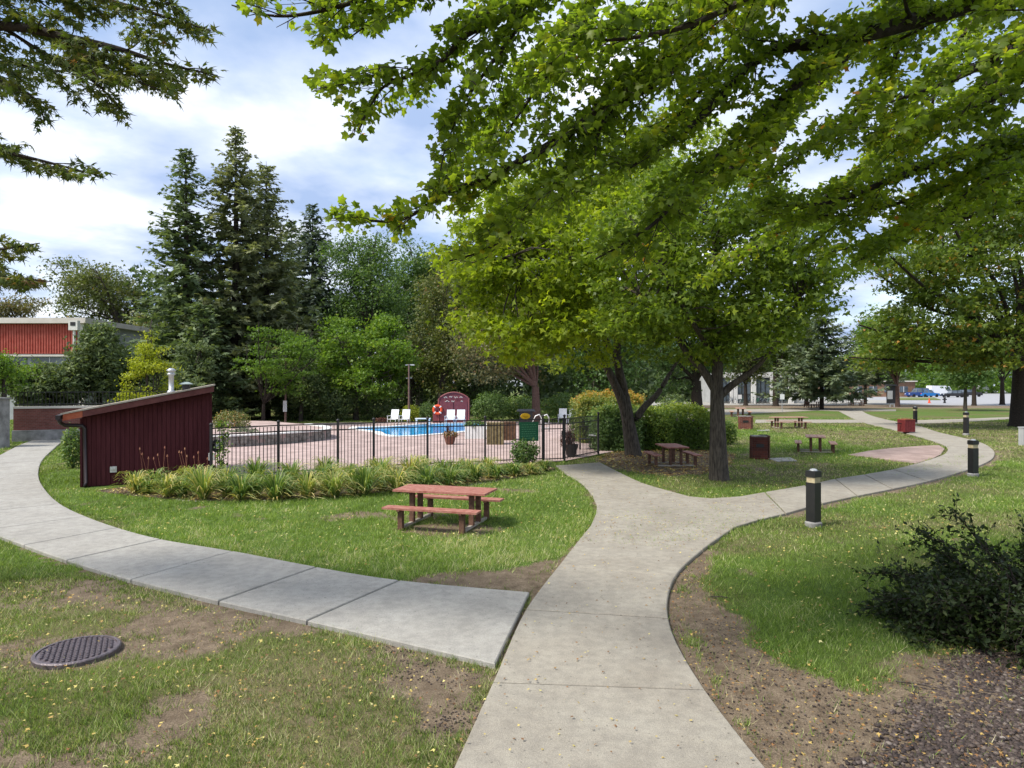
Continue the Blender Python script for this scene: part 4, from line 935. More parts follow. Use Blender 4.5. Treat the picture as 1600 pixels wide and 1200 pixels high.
blabs = ['blue-grey bicycle leftmost of the row, just right of the near trunk', 'pale bicycle second from the left in the parked row', 'green bicycle left of the first thin tree trunk', 'blue-grey bicycle right beside the first thin tree trunk',
         'pale bicycle right of the first thin trunk, by a white pier', 'green bicycle in front of the dark window left pane', 'blue-grey bicycle in the densest part of the row', 'pale bicycle under the wide dark window', 'dark bicycle just left of the second tree trunk',
         'pale bicycle left of the pale sign by the conifer', 'blue-grey bicycle just right of the dark conifer trunk', 'green bicycle second right of the dark conifer trunk', 'pale bicycle in the right group, third from the conifer trunk', 'rightmost blue-grey bicycle left of the grey pine']
for i, px in enumerate((1143, 1153, 1161, 1170, 1177, 1184, 1191, 1198, 1206, 1222, 1296, 1306, 1317, 1328)):
    bicycle(blabs[i], px, 630.5 + (i % 3) * .4, ('bikeA', 'bikeB', 'bikeC')[i % 3], random.choice((.4, .9, 1.2, 2.3, 2.7)))
def car(label, px, py, m, L_=4.6, H_=1.5, rz=0.0, kind='car', suv=False):
    x, d = G(px, py); r = T('parked_' + kind, label, kind, (x, d, 0), rz, 'vehicles in the far car park' if 0 else None)
    w = 1.8; l = L_ / 2
    if kind == 'van': low = [(-l, .35), (l, .35), (l, .95), (l * .82, 1.15), (l * .6, H_ * .93), (l * .4, H_), (-l * .97, H_), (-l, H_ * .9)]; cab = [(l * .35, 1.2), (l * .76, 1.2), (l * .56, H_ * .9), (l * .35, H_ * .9)]
    elif suv: low = [(-l, .35), (l, .35), (l, .85), (l * .9, 1.0), (l * .42, 1.08), (-l * .97, 1.08), (-l, .8)]; cab = [(l * .42, 1.08), (l * .12, H_), (-l * .82, H_), (-l * .95, 1.08)]
    else: low = [(-l, .3), (l, .3), (l, .7), (l * .88, .84), (l * .42, .92), (-l * .7, .95), (-l * .98, .85)]; cab = [(l * .40, .92), (l * .1, H_), (-l * .45, H_), (-l * .78, .94)]
    def ex(pr, hw, hw2=None):
        n = len(pr); zt = max(b for a, b in pr); return MB().add([(a, s * (hw if b < zt - .01 or not hw2 else hw2), b) for s in (-1, 1) for a, b in pr], [tuple(range(n)), tuple(range(2*n-1, n-1, -1))] + [(k, k + n, (k+1) % n + n, (k+1) % n) for k in range(n)])
    ex(low, w / 2).build('body', m, r, world=False)
    if kind == 'van': ex(cab, w / 2 + .01).build('side_window', M['glass_dark'], r, world=False)
    else:
        ex(cab, w / 2 - .06, w / 2 - .2).build('windows', M['glass_dark'], r, world=False)
        zt = max(b for a, b in cab); xs = [a for a, b in cab if b == zt]; MB().box(((xs[0] + xs[1]) / 2, 0, zt + .015), (abs(xs[0] - xs[1]) + .1, w - .4, .05)).build('roof', m, r, world=False)
        for xx in (l * .26, -l * .2, -l * .62): 
            for s in (-1, 1): MB().beam((xx, s * (w / 2 - .05), low[-2][1] - .02), (xx - .02, s * (w / 2 - .17), zt), .07, .04).build('pillar', m, r, world=False)
    for sx in (-.62, .62):
        for s in (-1, 1):
            me = MB().lathe((0, 0, -.1), [(.2, -.01), (.34, 0), (.34, .2), (.2, .21)], 14).mesh('wheel'); me.transform(Matrix.Rotation(math.pi / 2, 4, 'X')); me.materials.append(M['tyre'])
            o = link('wheel', me, None, r, world=False); o.location = (sx * l, s * (w / 2 - .08), .34)
            me = MB().lathe((0, 0, -.105), [(.18, 0), (.2, .21)], 10).mesh('rim'); me.transform(Matrix.Rotation(math.pi / 2, 4, 'X')); me.materials.append(M['galv']); link('rim', me, None, o, world=False)
    for s in (-1, 1):
        MB().box((l - .02, s * .65, .72), (.08, .3, .14)).build('headlight', M['white'], r, world=False); MB().box((-l + .02, s * .7, .8), (.08, .2, .18)).build('tail_light', M['buoy'], r, world=False)
car('dark blue pickup-sized car, leftmost in the far car park', 1434, 620.5, M['blue_car'], 4.9, 1.95, math.pi + .1, suv=True)
car('lighter blue car nosed against the dark blue one', 1450, 620.5, M['blue_car2'], 4.6, 1.6, .15)
car('large white van behind the lighter blue car', 1469, 618.5, M['white_car'], 6.0, 2.5, .1, 'van')
car('black car right of the white van', 1489, 621, M['black_car'], 4.4, 1.5, math.pi - .1)
car('dark car partly hidden by a thin tree trunk', 1516, 620, M['black_car'], 4.6, 1.6, .1, suv=True)
car('white van at the right behind the thin tree trunks', 1540, 614.5, M['white_car'], 5.6, 2.6, .1, 'van')
# notice board, hydrant, cone, sign posts
x, d = G(1392, 636); nb = T('notice_board', 'dark roofed notice board with a pale grey poster beside a tree trunk', 'notice board', (x, d, 0)); s = d / F
MB().box((x, d, 1.5), (1.0, .15, 2.1)).build('board', M['black'], nb); MB().box((x - .15, d - .09, 1.45), (.62, .02, 1.0)).build('poster', M['bldg_grey'], nb)
MB().box((x, d, 2.62), (1.4, .6, .16), 0, .7).build('roof', M['dark_metal'], nb); MB().tube([(x - .1, d, 0), (x - .1, d, .5)], .06, 6).build('post', M['galv'], nb); MB().tube([(x + .4, d, 0), (x + .4, d, .5)], .06, 6).build('post', M['galv'], nb)
x, d = G(1476, 630); hy = T('fire_hydrant', 'small dark hydrant at the edge of the far road', 'hydrant', (x, d, 0))
MB().lathe((x, d, 0), [(.2, 0), (.2, .1), (.13, .12), (.13, .7), (.17, .72), (.17, .8), (.05, .98)], 10).build('barrel', M['black'], hy); MB().beam((x - .3, d, .55), (x + .3, d, .55), .14, .14).build('outlet', M['dark_metal'], hy)
x, d = G(1452, 630); co = T('traffic_cone', 'small orange traffic cone by the far kerb', 'traffic cone', (x, d, 0))
MB().lathe((x, d, .04), [(.17, 0), (.05, .7)], 10).build('cone', M['buoy'], co); MB().box((x, d, .02), (.45, .45, .04)).build('base', M['buoy'], co)
for px, lab in ((1156, 'thin post with a white sign in front of the leftmost bicycles'), (1222, 'thin grey post with a pale sign right of the second tree trunk')):
    x, d = G(px, 636 if px < 1200 else 644); sp = T('sign_post', lab, 'sign', (x, d, 0)); MB().tube([(x, d, 0), (x, d, 1.3 if px < 1200 else 1.9)], .03, 6).build('post', M['galv'], sp)
    h = EYE - (620 - HZ) * d / F; MB().box((x, d - .04, h), (.42, .03, .5)).build('panel', M['white'], sp)

# ------------------------------------------------------------------ trees
def crown_blobs(x0, y0, x1, y1, d, n, seed, dr=None, sz=.46):
    rg = np.random.default_rng(seed); s = d / F; cx = ((x0 + x1) / 2 - 800) * s; cz = EYE + (HZ - (y0 + y1) / 2) * s; rx = (x1 - x0) / 2 * s; rz = (y1 - y0) / 2 * s; ry = dr or rx
    res = [(cx, d, cz, rx * .6, ry * .6, rz * .6)]
    for k in range(n):
        v = rg.normal(size=3); v /= np.linalg.norm(v); q = sz * rg.uniform(.8, 1.2); f = 1 - q
        res.append((cx + v[0] * rx * f, d + v[1] * ry * f, cz + v[2] * rz * f, rx * q, ry * q, rz * q))
    return res
def make_tree(label, base, tr, blobs, nl, ls, lm, bm='bark', tmpl=LOBE3, seed=0, fork=None, cl=.5, group=None, name='tree', keep=.42, limbs=None, cat='tree', flat=.5, twigs=90, tbias=0.0, hang=0.0):
    rg = np.random.default_rng(seed); root = T(name, label, cat, (base[0], base[1], 0), group=group)
    B = np.array(blobs); fork = fork or (B[:, 2] - B[:, 5]).min() + .5
    mb = MB(); top = B[0, :3]
    if limbs is None:
        f = np.array((base[0] + rg.uniform(-.1, .1), base[1], fork)); pth = [(base[0], base[1], -.1), (base[0], base[1], .25), (base[0] * .5 + f[0] * .5, base[1], fork * .5), tuple(f)]
        mb.tube(pth, [tr * 1.5, tr * 1.12, tr * .95, tr * .8], 10, False); limbs3 = []
        for i, b in enumerate(B):
            c = b[:3]; m1 = f + (c - f) * .45 + np.array((0, 0, abs(c[2] - f[2]) * .08)) + rg.normal(size=3) * .15; m2 = f + (c - f) * .78 + rg.normal(size=3) * .2; e = f + (c - f) * 1.25
            r0 = tr * (.62 if i == 0 else .38); cc = catmull([f, m1, m2, e], 4); mb.tube([tuple(p) for p in cc], list(np.linspace(r0, .02 + tr * .05, len(cc))), 6, False); limbs3 += cc[2:]
    else:
        limbs3 = []
        for pts_, r0, r1 in limbs:
            cc = catmull(pts_, 5); mb.tube([tuple(p) for p in cc], list(np.linspace(r0, r1, len(cc)) if not isinstance(r0, list) else r0), 10, False); limbs3 += [p for p in cc if p[2] > fork]
    LA = np.array(limbs3)
    ncl = max(30, int(nl / 26)); wt = (B[:, 3] * B[:, 4] * B[:, 5]) ** .667; wt /= wt.sum(); cs = []
    while len(cs) < ncl:
        b = B[rg.choice(len(B), p=wt)]; v = rg.normal(size=3); v /= np.linalg.norm(v); p = b[:3] + v * b[3:] * rg.uniform(.25, 1) ** .45
        if mnoise.noise(Vector(p * (.55 if cl > .5 else .9)) + Vector((seed * 3.1, 0, 0))) * .5 + .5 > keep * rg.uniform(.8, 1.15): cs.append(p)
    cs = np.array(cs)
    for c in cs[rg.choice(len(cs), min(twigs, len(cs)), replace=False)]:
        a = LA[np.argmin(((LA - c) ** 2).sum(1) + rg.uniform(0, .5, len(LA)))]; m_ = (a + c) / 2 + rg.normal(size=3) * .12; mb.tube([tuple(a), tuple(m_), tuple(c)], [.012 + tr * .07, .009 + tr * .035, .006], 4, False)
    mb.build('trunk', M[bm], root, True)
    k = int(nl / ncl); n = k * ncl; pos = np.repeat(cs, k, 0) + rg.normal(size=(n, 3)) * cl * np.array((1, 1, flat)) * .62
    pos[:, 2] -= hang * np.hypot(*(pos[:, :2] - np.repeat(cs, k, 0)[:, :2]).T)
    nr = rg.normal(size=(n, 3)) * .75 + np.array((0, 0, .7)); dr = rg.normal(size=(n, 3)) + np.array((0, 0, -.5))
    tint = rg.beta(2.3, 2.6, n) * .75 + np.repeat(rg.uniform(-.12, .28, ncl), k) + tbias
    link('crown', leaf_mesh('crown', pos, rg.uniform(.7, 1.3, n) * ls, nr, dr, tmpl, tint), M[lm], root)
    return root
def spruce(label, px, tip, d, R, m='n_spruce', seed=0, zlo=1.0, gap=.0, group=None, dens=1.0, name='spruce_tree', droop=.35):
    rg = np.random.default_rng(seed); x = (px - 800) * d / F; H = EYE + (HZ - tip) * d / F
    root = T(name, label, 'tree', (x, d, 0), group=group); mb = MB()
    mb.tube([(x, d, -.1), (x, d, H * .3), (x + .05, d, H * .7), (x, d, H)], [H * .017 + .05, H * .014 + .03, H * .007 + .01, .01], 7, False)
    P = []; Dr = []; S = []; Ti = []; z = zlo
    while z < H - .15:
        t = z / H; Lr = R * 1.12 * ((1 - t) ** .78) * (1.0 if t > .12 else .85); nb = max(5, int(6 * (1 - t) + 3.6)); a0 = rg.uniform(0, 6.28)
        for k in range(nb):
            if rg.uniform() < gap: continue
            a = a0 + 6.28 * k / nb + rg.normal() * .2; L_ = Lr * rg.uniform(.62, 1.14) + .12; cx, cy = math.cos(a), math.sin(a)
            lift = .35 * (t - .25); tb = rg.uniform(-.1, .12)
            ts = np.linspace(.16, 1, max(4, int(L_ * 4.6 * dens)))
            zz = z + L_ * (lift * ts - droop * ts ** 1.5 * .55 + .16 * ts ** 4)
            if L_ > .8: mb.tube([(x, d, z), (x + cx * L_ * .5, d + cy * L_ * .5, float(np.interp(.5, ts, zz))), (x + cx * L_ * .95, d + cy * L_ * .95, float(zz[-1]))], [.035 + .006 * L_, .02, .008], 4, False)
            for tt, z1 in zip(ts, zz):
                for sd_ in (-1, 1):
                    b = a + sd_ * rg.uniform(.5, 1.2); l = (.42 + .26 * L_ * (1 - tt)) * rg.uniform(.7, 1.25)
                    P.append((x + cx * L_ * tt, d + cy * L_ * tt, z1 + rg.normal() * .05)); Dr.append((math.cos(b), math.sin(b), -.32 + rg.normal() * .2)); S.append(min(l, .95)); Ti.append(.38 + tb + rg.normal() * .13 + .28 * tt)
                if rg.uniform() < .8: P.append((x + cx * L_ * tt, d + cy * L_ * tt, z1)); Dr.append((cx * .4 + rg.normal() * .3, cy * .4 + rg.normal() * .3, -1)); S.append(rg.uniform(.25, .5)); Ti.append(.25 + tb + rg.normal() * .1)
        z += (.36 + .022 * H * (1 - t)) / dens ** .5 * rg.uniform(.8, 1.2)
    mb.build('trunk', M['bark_dark'], root, True)
    P = np.array(P); n = len(P); nr = rg.normal(size=(n, 3)) * .45 + np.array((0, 0, 1.0))
    link('crown', leaf_mesh('crown', P, np.array(S), nr, np.array(Dr), NEEDLE, np.array(Ti)), M[m], root)
def pt(px, py, d): return tuple(P3(px, py, d))
# --- two big lawn maples
dA = 24.8; bA = G(988, 711)
limbsA = [([(bA[0], dA, -.1), pt(988, 700, dA), pt(984, 675, dA), pt(980, 647, dA), pt(974, 610, dA), pt(966, 570, dA - .3), pt(965, 520, dA - .6), pt(975, 460, dA - 1), pt(965, 380, dA - 1)], [.36, .34, .33, .32, .30] + list(np.linspace(.29, .04, 36)), 0),
          ([pt(982, 668, dA), pt(972, 628, dA - .1), pt(955, 588, dA - .3), pt(941, 562, dA - .5), pt(925, 530, dA - 1), pt(890, 490, dA - 2), pt(840, 450, dA - 3)], .20, .03),
          ([pt(992, 658, dA), pt(1005, 638, dA), pt(1026, 617, dA), pt(1040, 595, dA), pt(1053, 573, dA), pt(1075, 545, dA)], .15, .03),
          ([pt(967, 575, dA - .3), pt(930, 500, dA - 2), pt(880, 430, dA - 4), pt(800, 400, dA - 6)], .12, .02), ([pt(966, 540, dA), pt(1010, 470, dA), pt(1050, 400, dA)], .10, .02)]
BA = [tuple(P3(px, py, d)) + r for px, py, d, r in ((950, 420, 23, (3.2, 3.2, 3.0)), (830, 420, 20, (2.2, 2.4, 1.5)), (780, 455, 20, (1.3, 1.6, 1.0)), (880, 480, 21, (2.2, 2.2, 1.3)), (830, 340, 21, (2.0, 2.2, 1.6)), (900, 330, 22, (2.6, 2.6, 2.0)),
      (1000, 340, 23, (2.6, 2.6, 2.4)), (960, 250, 24, (2.4, 2.4, 1.6)), (1040, 470, 24, (2.0, 2.0, 1.6)), (820, 540, 20, (1.2, 1.5, .6)), (760, 400, 19.5, (1.5, 1.8, 1.1)), (770, 500, 19.5, (1.2, 1.5, .7)), (850, 500, 19, (1.8, 1.8, .9)), (880, 400, 19, (2.2, 2.0, 1.4)), (760, 330, 20, (1.2, 1.5, .9)), (900, 545, 23, (2.0, 2.0, .7)), (1050, 250, 24, (2.6, 2.6, 1.8)))]
make_tree('forked maple with bright yellow-green crown leaning over the pool fence', bA, .36, BA, 42000, .18, 'l_lit', 'bark', LOBE3, 5, 2.4, cl=.42, name='maple_tree', limbs=limbsA, keep=.42, flat=.35, twigs=160)
dB = 18.4; bB = G(1123, 750)
limbsB = [([(bB[0], dB, -.1), pt(1123, 735, dB), pt(1122, 700, dB), pt(1121, 650, dB), pt(1120, 600, dB), pt(1121, 560, dB), pt(1112, 500, dB), pt(1118, 420, dB), pt(1110, 340, dB)], [.40, .31, .28, .27, .265] + list(np.linspace(.26, .04, 36)), 0),
          ([pt(1122, 622, dB), pt(1140, 605, dB), pt(1160, 590, dB - .2), pt(1186, 570, dB - .4), pt(1215, 530, dB - .8), pt(1245, 470, dB - 1)], .12, .025),
          ([pt(1118, 610, dB), pt(1098, 578, dB), pt(1074, 552, dB), pt(1055, 520, dB), pt(1040, 490, dB - .5), pt(1000, 460, dB - 1)], .13, .025),
          ([pt(1120, 560, dB), pt(1150, 500, dB), pt(1190, 440, dB), pt(1230, 400, dB)], .11, .02), ([pt(1118, 560, dB), pt(1080, 500, dB - 1), pt(1030, 420, dB - 2)], .10, .02)]
BB = [tuple(P3(px, py, d)) + r for px, py, d, r in ((1125, 430, 18, (2.6, 2.6, 2.2)), (1050, 470, 17.5, (1.8, 1.8, 1.2)), (1205, 470, 18, (1.6, 1.8, 1.2)), (1165, 525, 18, (1.4, 1.6, .7)), (1060, 535, 18, (1.3, 1.5, .6)), (1000, 500, 17, (1.1, 1.4, .7)),
      (1110, 330, 18, (2.4, 2.4, 1.6)), (1210, 380, 18, (2.0, 2.0, 1.3)), (1000, 400, 17, (1.6, 1.8, 1.4)), (1270, 430, 18, (1.0, 1.2, .6)), (1110, 545, 19, (1.2, 1.4, .5)))]
make_tree('upright maple with straight grey trunk nearest the junction of the paths', bB, .3, BB, 26000, .15, 'l_bmid', 'bark', LOBE3, 6, 3.0, cl=.4, name='maple_tree', limbs=limbsB, keep=.44, flat=.35, twigs=170)
dC = 42.; bC = G(1593, 667)
BC = [tuple(P3(px, py, d)) + r for px, py, d, r in ((1580, 430, 42, (6, 6, 4.5)), (1450, 500, 40, (3.4, 3.4, 1.8)), (1395, 520, 40, (2.2, 2.6, 1.4)), (1500, 430, 40, (3.6, 3.6, 2.4)), (1440, 420, 40, (2.6, 3.0, 1.4)), (1520, 350, 41, (3.6, 3.6, 2.2)), (1540, 530, 40, (3.4, 3.4, 1.3)), (1600, 330, 42, (3.5, 3.5, 2.4)),
      (1470, 560, 41, (3.0, 3.0, .9)), (1590, 560, 39, (3.0, 3.0, .8)), (1415, 455, 41, (1.6, 2.0, .9)), (1400, 400, 38, (2.2, 2.6, .9)), (1470, 330, 40, (3.0, 3.0, 1.5)), (1380, 560, 42, (2, 2, .8)), (1700, 450, 42, (5, 5, 4)))]
make_tree('large spreading maple with thick dark trunk at the right edge', bC, .5, BC, 40000, .27, 'l_mid', 'bark_dark', LOBE3, 9, 4.0, cl=.65, name='maple_tree', keep=.44, flat=.28, twigs=120, tbias=.16)

# --- conifers behind the pool
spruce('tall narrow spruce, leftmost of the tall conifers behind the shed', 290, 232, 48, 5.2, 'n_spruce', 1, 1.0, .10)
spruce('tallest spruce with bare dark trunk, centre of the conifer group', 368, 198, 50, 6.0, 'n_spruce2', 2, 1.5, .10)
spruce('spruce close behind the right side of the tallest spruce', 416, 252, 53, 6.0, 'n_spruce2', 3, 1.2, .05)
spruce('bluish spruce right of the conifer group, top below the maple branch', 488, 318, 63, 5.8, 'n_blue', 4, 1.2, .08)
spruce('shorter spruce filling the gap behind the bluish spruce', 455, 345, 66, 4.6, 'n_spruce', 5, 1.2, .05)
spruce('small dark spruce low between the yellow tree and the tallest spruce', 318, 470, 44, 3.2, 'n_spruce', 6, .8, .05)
spruce('broad dark conifer beside the far crossing path', 1284, 478, 72, 6.4, 'n_pine', 7, 1.6, .08, name='conifer_tree', droop=.15)
spruce('grey pine with leaning trunk over a dark picnic table', 1352, 500, 92, 6.0, 'n_pine', 8, 3.0, .15, name='pine_tree', droop=.1)
# --- broadleaf background trees
def btree(label, box, d, nl, ls, lm, bx=None, tr=.22, n=8, seed=0, sz=.42, **k):
    x0, y0, x1, y1 = box; px = bx or (x0 + x1) / 2
    return make_tree(label, ((px - 800) * d / F, d), tr, crown_blobs(x0, y0, x1, y1, d, n, seed, sz=sz), nl, ls, lm, seed=seed, **k)
btree('airy olive oak showing branches against the sky behind the red building', (70, 392, 245, 520), 72, 11000, .30, 'l_olive', 185, .35, 12, 21, cl=.9, keep=.46, name='oak_tree')
btree('small orange-tinged tree beyond the left end of the red building', (-20, 455, 70, 520), 80, 2500, .3, 'l_rust', 30, .3, 6, 22, cl=.9, keep=.45)
btree('orange and green tree between the oak and the leftmost spruce', (205, 470, 270, 560), 60, 2500, .26, 'l_olive', 240, .25, 5, 23, cl=.8, tbias=.15)
btree('rounded blue-green tree right of the conifer group', (490, 358, 655, 570), 62, 19000, .26, 'l_green', 575, .35, 9, 24, cl=.9, tmpl=OVAL)
btree('tall green tree rising behind the gap left of the tan tree', (596, 362, 720, 560), 70, 15000, .30, 'l_green', 655, .35, 10, 56, cl=.9, tmpl=OVAL)
btree('tall tree whose top shows just above the yellow-green maple crown', (695, 350, 815, 560), 68, 13000, .30, 'l_olive', 755, .35, 10, 57, cl=.9, tmpl=OVAL)
btree('tan and rust tinged tree behind the burgundy cupboard', (620, 372, 752, 620), 56, 19000, .25, 'l_olive', 690, .35, 11, 25, cl=.8, tmpl=OVAL, tbias=.08)
btree('bright green maple standing behind the white chairs', (486, 478, 655, 640), 50, 17000, .22, 'l_bright', 556, .2, 16, 26, cl=.55, fork=2.2, name='maple_tree', flat=.3, keep=.52, sz=.34)
btree('small layered olive-green tree by the pole with the white notice', (372, 500, 500, 628), 43, 8000, .17, 'l_bright', 411, .12, 15, 27, cl=.5, fork=1.4, flat=.18, tbias=-.2, bm='bark_dark', keep=.55, sz=.32)
btree('dark tree behind the pool left of the burgundy cupboard', (590, 490, 700, 650), 60, 9000, .26, 'l_dark', 640, .3, 8, 28, cl=.9, tmpl=OVAL)
btree('dark dense tree right behind the burgundy cupboard', (690, 500, 800, 655), 62, 9000, .26, 'l_dark', 745, .3, 8, 29, cl=.9, tmpl=OVAL)
btree('olive tree with orange leaves hanging low over the far pool shrubs', (700, 440, 885, 622), 46, 19000, .19, 'l_rust', 838, .3, 13, 30, cl=.7, bm='bark_red', fork=2.5)
btree('dark green tree behind the left trunk of the forked maple', (860, 470, 1010, 640), 58, 11000, .25, 'l_green', 930, .35, 9, 31, cl=.9, tbias=-.2)
btree('dark tree with thick black trunk between the two lawn maples', (990, 440, 1150, 622), 60, 11000, .26, 'l_green', 1089, .5, 9, 32, cl=.9, tbias=-.2, bm='bark_dark', fork=3)
btree('small broadleaf tree with a thin trunk before the white building windows', (1120, 470, 1205, 612), 86, 6000, .33, 'l_olive', 1165, .25, 7, 33, cl=.9, fork=2.6, tbias=-.1, bm='bark_dark')
btree('broadleaf tree with a forked trunk left of the dark conifer', (1175, 440, 1265, 612), 84, 7000, .33, 'l_mid', 1212, .33, 7, 34, cl=.9, fork=2.4, bm='bark_dark')
btree('small tree with thin trunk just left of the dark conifer', (1228, 470, 1300, 606), 88, 5000, .33, 'l_green', 1260, .25, 6, 35, cl=.9, fork=2.6, bm='bark_dark')
btree('yellowish green tree with reddish trunk beside the notice board', (1335, 470, 1465, 616), 82, 9000, .32, 'l_bright', 1402, .3, 8, 36, cl=.9, fork=2.5, bm='bark_red', tbias=-.1)
btree('slim tree behind the grey-black bollard', (1450, 505, 1560, 608), 68, 6000, .27, 'l_green', 1508, .17, 7, 37, cl=.8, fork=2.3)
btree('slim dark trunked tree just right of the slim tree by the car park', (1490, 500, 1560, 610), 86, 4500, .32, 'l_green', 1522, .25, 6, 38, cl=.9, fork=3, bm='bark_dark')
btree('dark trunked tree between the car park and the large right maple', (1525, 490, 1620, 606), 89, 5000, .33, 'l_mid', 1566, .28, 6, 39, cl=.9, fork=3, bm='bark_dark')
YB = [tuple(P3(px, py, 34)) + (rx, rx, rz) for px, py, rx, rz in ((237, 530, .35, .5), (236, 550, .6, .5), (228, 570, .7, .45), (245, 575, .75, .45), (220, 597, .8, .45), (246, 600, .95, .45), (232, 590, .9, .6), (215, 620, .8, .4), (252, 622, .9, .4))]
make_tree('conical yellow-green tree glowing behind the shed flue', ((234 - 800) * 34 / F, 34), .07, YB, 7500, .12, 'l_yellow', seed=40, cl=.3, tmpl=OVAL, flat=.35, fork=.8, keep=.46)
btree('yellow-green leaning branchy sapling in front of the red building corner', (118, 530, 178, 600), 37, 900, .11, 'l_yellow', 150, .05, 6, 41, cl=.28, tmpl=OVAL, keep=.55, fork=1.0)
btree('yellow-green small tree at the left edge above the concrete wall', (-60, 545, 58, 628), 30, 5000, .13, 'l_bright', 5, .12, 7, 42, cl=.4, tmpl=OVAL)
for i, (bx, d, n, sd_, lab) in enumerate((((10, 546, 135, 650), 33.5, 12000, 51, 'grey-green mugo-like pine above the brick wall railing'), ((98, 503, 212, 640), 35.5, 13000, 52, 'rounded dark pine in front of the red building corner'), ((175, 560, 320, 650), 37, 10000, 53, 'dark pine right behind the shed roof'), ((262, 530, 345, 645), 41, 7000, 54, 'grey green pine low between the shed flue and the layered tree'))):
    make_tree(lab, (((bx[0] + bx[2]) / 2 - 800) * d / F, d), .15, crown_blobs(*bx, d, 9, sd_), n, .26, 'n_pine2', 'bark_dark', NEEDLE, sd_, cl=.32, keep=.5, name='pine_tree', flat=.6)
btree('grey-leaved understorey tree right behind the pole with the notice', (430, 540, 520, 650), 48, 6500, .2, 'l_dark', 470, .15, 7, 55, cl=.6, tmpl=OVAL, tbias=.15)

# far wood that reads as one mass
def far_wood(name, rows, n, ls, m, seed, label):
    rg = np.random.default_rng(seed); P = []
    for (X0, X1, d0, d1, z0, z1) in rows:
        q = int(n * (X1 - X0) / sum(r[1] - r[0] for r in rows)); x = rg.uniform(X0, X1, q); y = rg.uniform(d0, d1, q); top = z0 + (z1 - z0) * vn(x, y * .2, .13, seed, 3) * 1.25
        P.append(np.c_[x, y, top * rg.uniform(0, 1, q) ** .85])
    P = np.concatenate(P); n = len(P)
    o = link(name, leaf_mesh(name, P, rg.uniform(.7, 1.4, n) * ls, rg.normal(size=(n, 3)) + np.array((0, -.3, .5)), rg.normal(size=(n, 3)), LOBE3, rg.beta(2, 3, n) * .8 + (vn(P[:, 0], P[:, 2], .5, seed, 2) - .5) * .6), M[m]); prop(o, label, kind='stuff')
far_wood('far_wood', [(-42, 16, 72, 84, 6, 17)], 36000, .62, 'l_dark', 61, 'dense dark wood behind the conifers and pool trees')
far_wood('far_treeline', [(20, 230, 205, 240, 7, 17)], 34000, 1.25, 'l_bright', 62, 'distant line of trees beyond the far car park')
far_wood('side_wood', [(-130, -42, 90, 120, 5, 12)], 14000, .9, 'l_olive', 63, 'distant trees behind the red building')
far_wood('middle_wood', [(2, 44, 104, 120, 5, 11)], 17000, .7, 'l_dark', 64, 'dark trees behind the hedge and white building')

# ------------------------------------------------------------------ shrubs and hedges
def shrub(label, box, d, n, ls, m, seed, cat='shrub', name='shrub', tb=0.0, dr=None, tmpl=OVAL):
    x0, y0, x1, y1 = box; s = d / F; zt = EYE + (HZ - y0) * s; cx = ((x0 + x1) / 2 - 800) * s; rx = (x1 - x0) / 2 * s
    r = T(name, label, cat, (cx, d, 0)); leaf_blob('foliage', (cx, d, zt * .48), (rx, dr or rx * .9, zt * .52), n, ls, m, tmpl, r, seed, shell=.35, tb=tb)
    mb = MB(); rg = random.Random(seed)
    for k in range(9):
        a = rg.uniform(0, 6.28); mb.tube([(cx, d, 0), (cx + .35 * rx * math.cos(a), d + .3 * rx * math.sin(a), zt * .4), (cx + .7 * rx * math.cos(a), d + .6 * rx * math.sin(a), zt * .75)], [.03, .02, .008], 5, False)
    mb.build('stems', M['bark_dark'], r)
SH = [('dark green shrub behind the pool below the layered tree', (420, 600, 505, 0), 50, 3000, .16, 'l_dark', 71, .05), ('dark shrub left of the white patio chairs', (495, 596, 560, 0), 49, 3000, .16, 'l_dark', 72, .1), ('low dark shrub behind the white patio chairs', (550, 615, 625, 0), 51, 2600, .16, 'l_dark', 73, .1),
      ('yellowish shrub between the white chairs and the white bench', (628, 632, 656, 0), 46.5, 1800, .11, 'l_yellow', 74, -.35), ('green shrub just left of the burgundy cupboard', (650, 628, 680, 0), 48, 1500, .12, 'l_green', 75, 0), ('large green shrub just right of the burgundy cupboard', (735, 612, 800, 0), 49, 4000, .15, 'l_green', 76, 0),
      ('bright green shrub behind the covered barbecue', (785, 618, 850, 0), 50, 4000, .15, 'l_green', 77, .15), ('green shrub left of the golden hedge beyond the gate', (845, 612, 915, 0), 49, 4000, .15, 'l_green', 78, .2), ('yellow-orange bush just behind the shed end of the fence', (330, 640, 392, 0), 34, 2600, .11, 'l_olive', 79, .2),
      ('low spreading juniper on the stone terrace', (352, 668, 408, 0), 31, 1600, .1, 'n_pine', 80, 0), ('dark round bush behind the middle of the green hedge', (1024, 616, 1078, 0), 38, 3500, .12, 'l_dark', 81, .1), ('leafy bush growing beside the left wall of the shed', (97, 662, 130, 0), 21, 1800, .085, 'l_green', 82, .2),
      ('loose green bush right of the straight maple trunk', (1112, 655, 1152, 0), 29.5, 2200, .1, 'l_hedge', 83, .0), ('leafy green shrub in front of the fence left of the gate', (797, 686, 842, 0), 22.0, 1500, .10, 'l_green', 84, -.02),
      ('low reddish ground shrub at the far edge of the pool', (585, 652, 606, 0), 46, 500, .1, 'plum', 85, .2), ('green shrub filling the gap behind the white patio chairs by the hedge', (900, 606, 960, 0), 47, 3500, .15, 'l_green', 86, .1)]
for lab, bx, d, n, ls, m, sd_, tb in SH: shrub(lab, bx, d, n, ls, m, sd_, tb=tb)
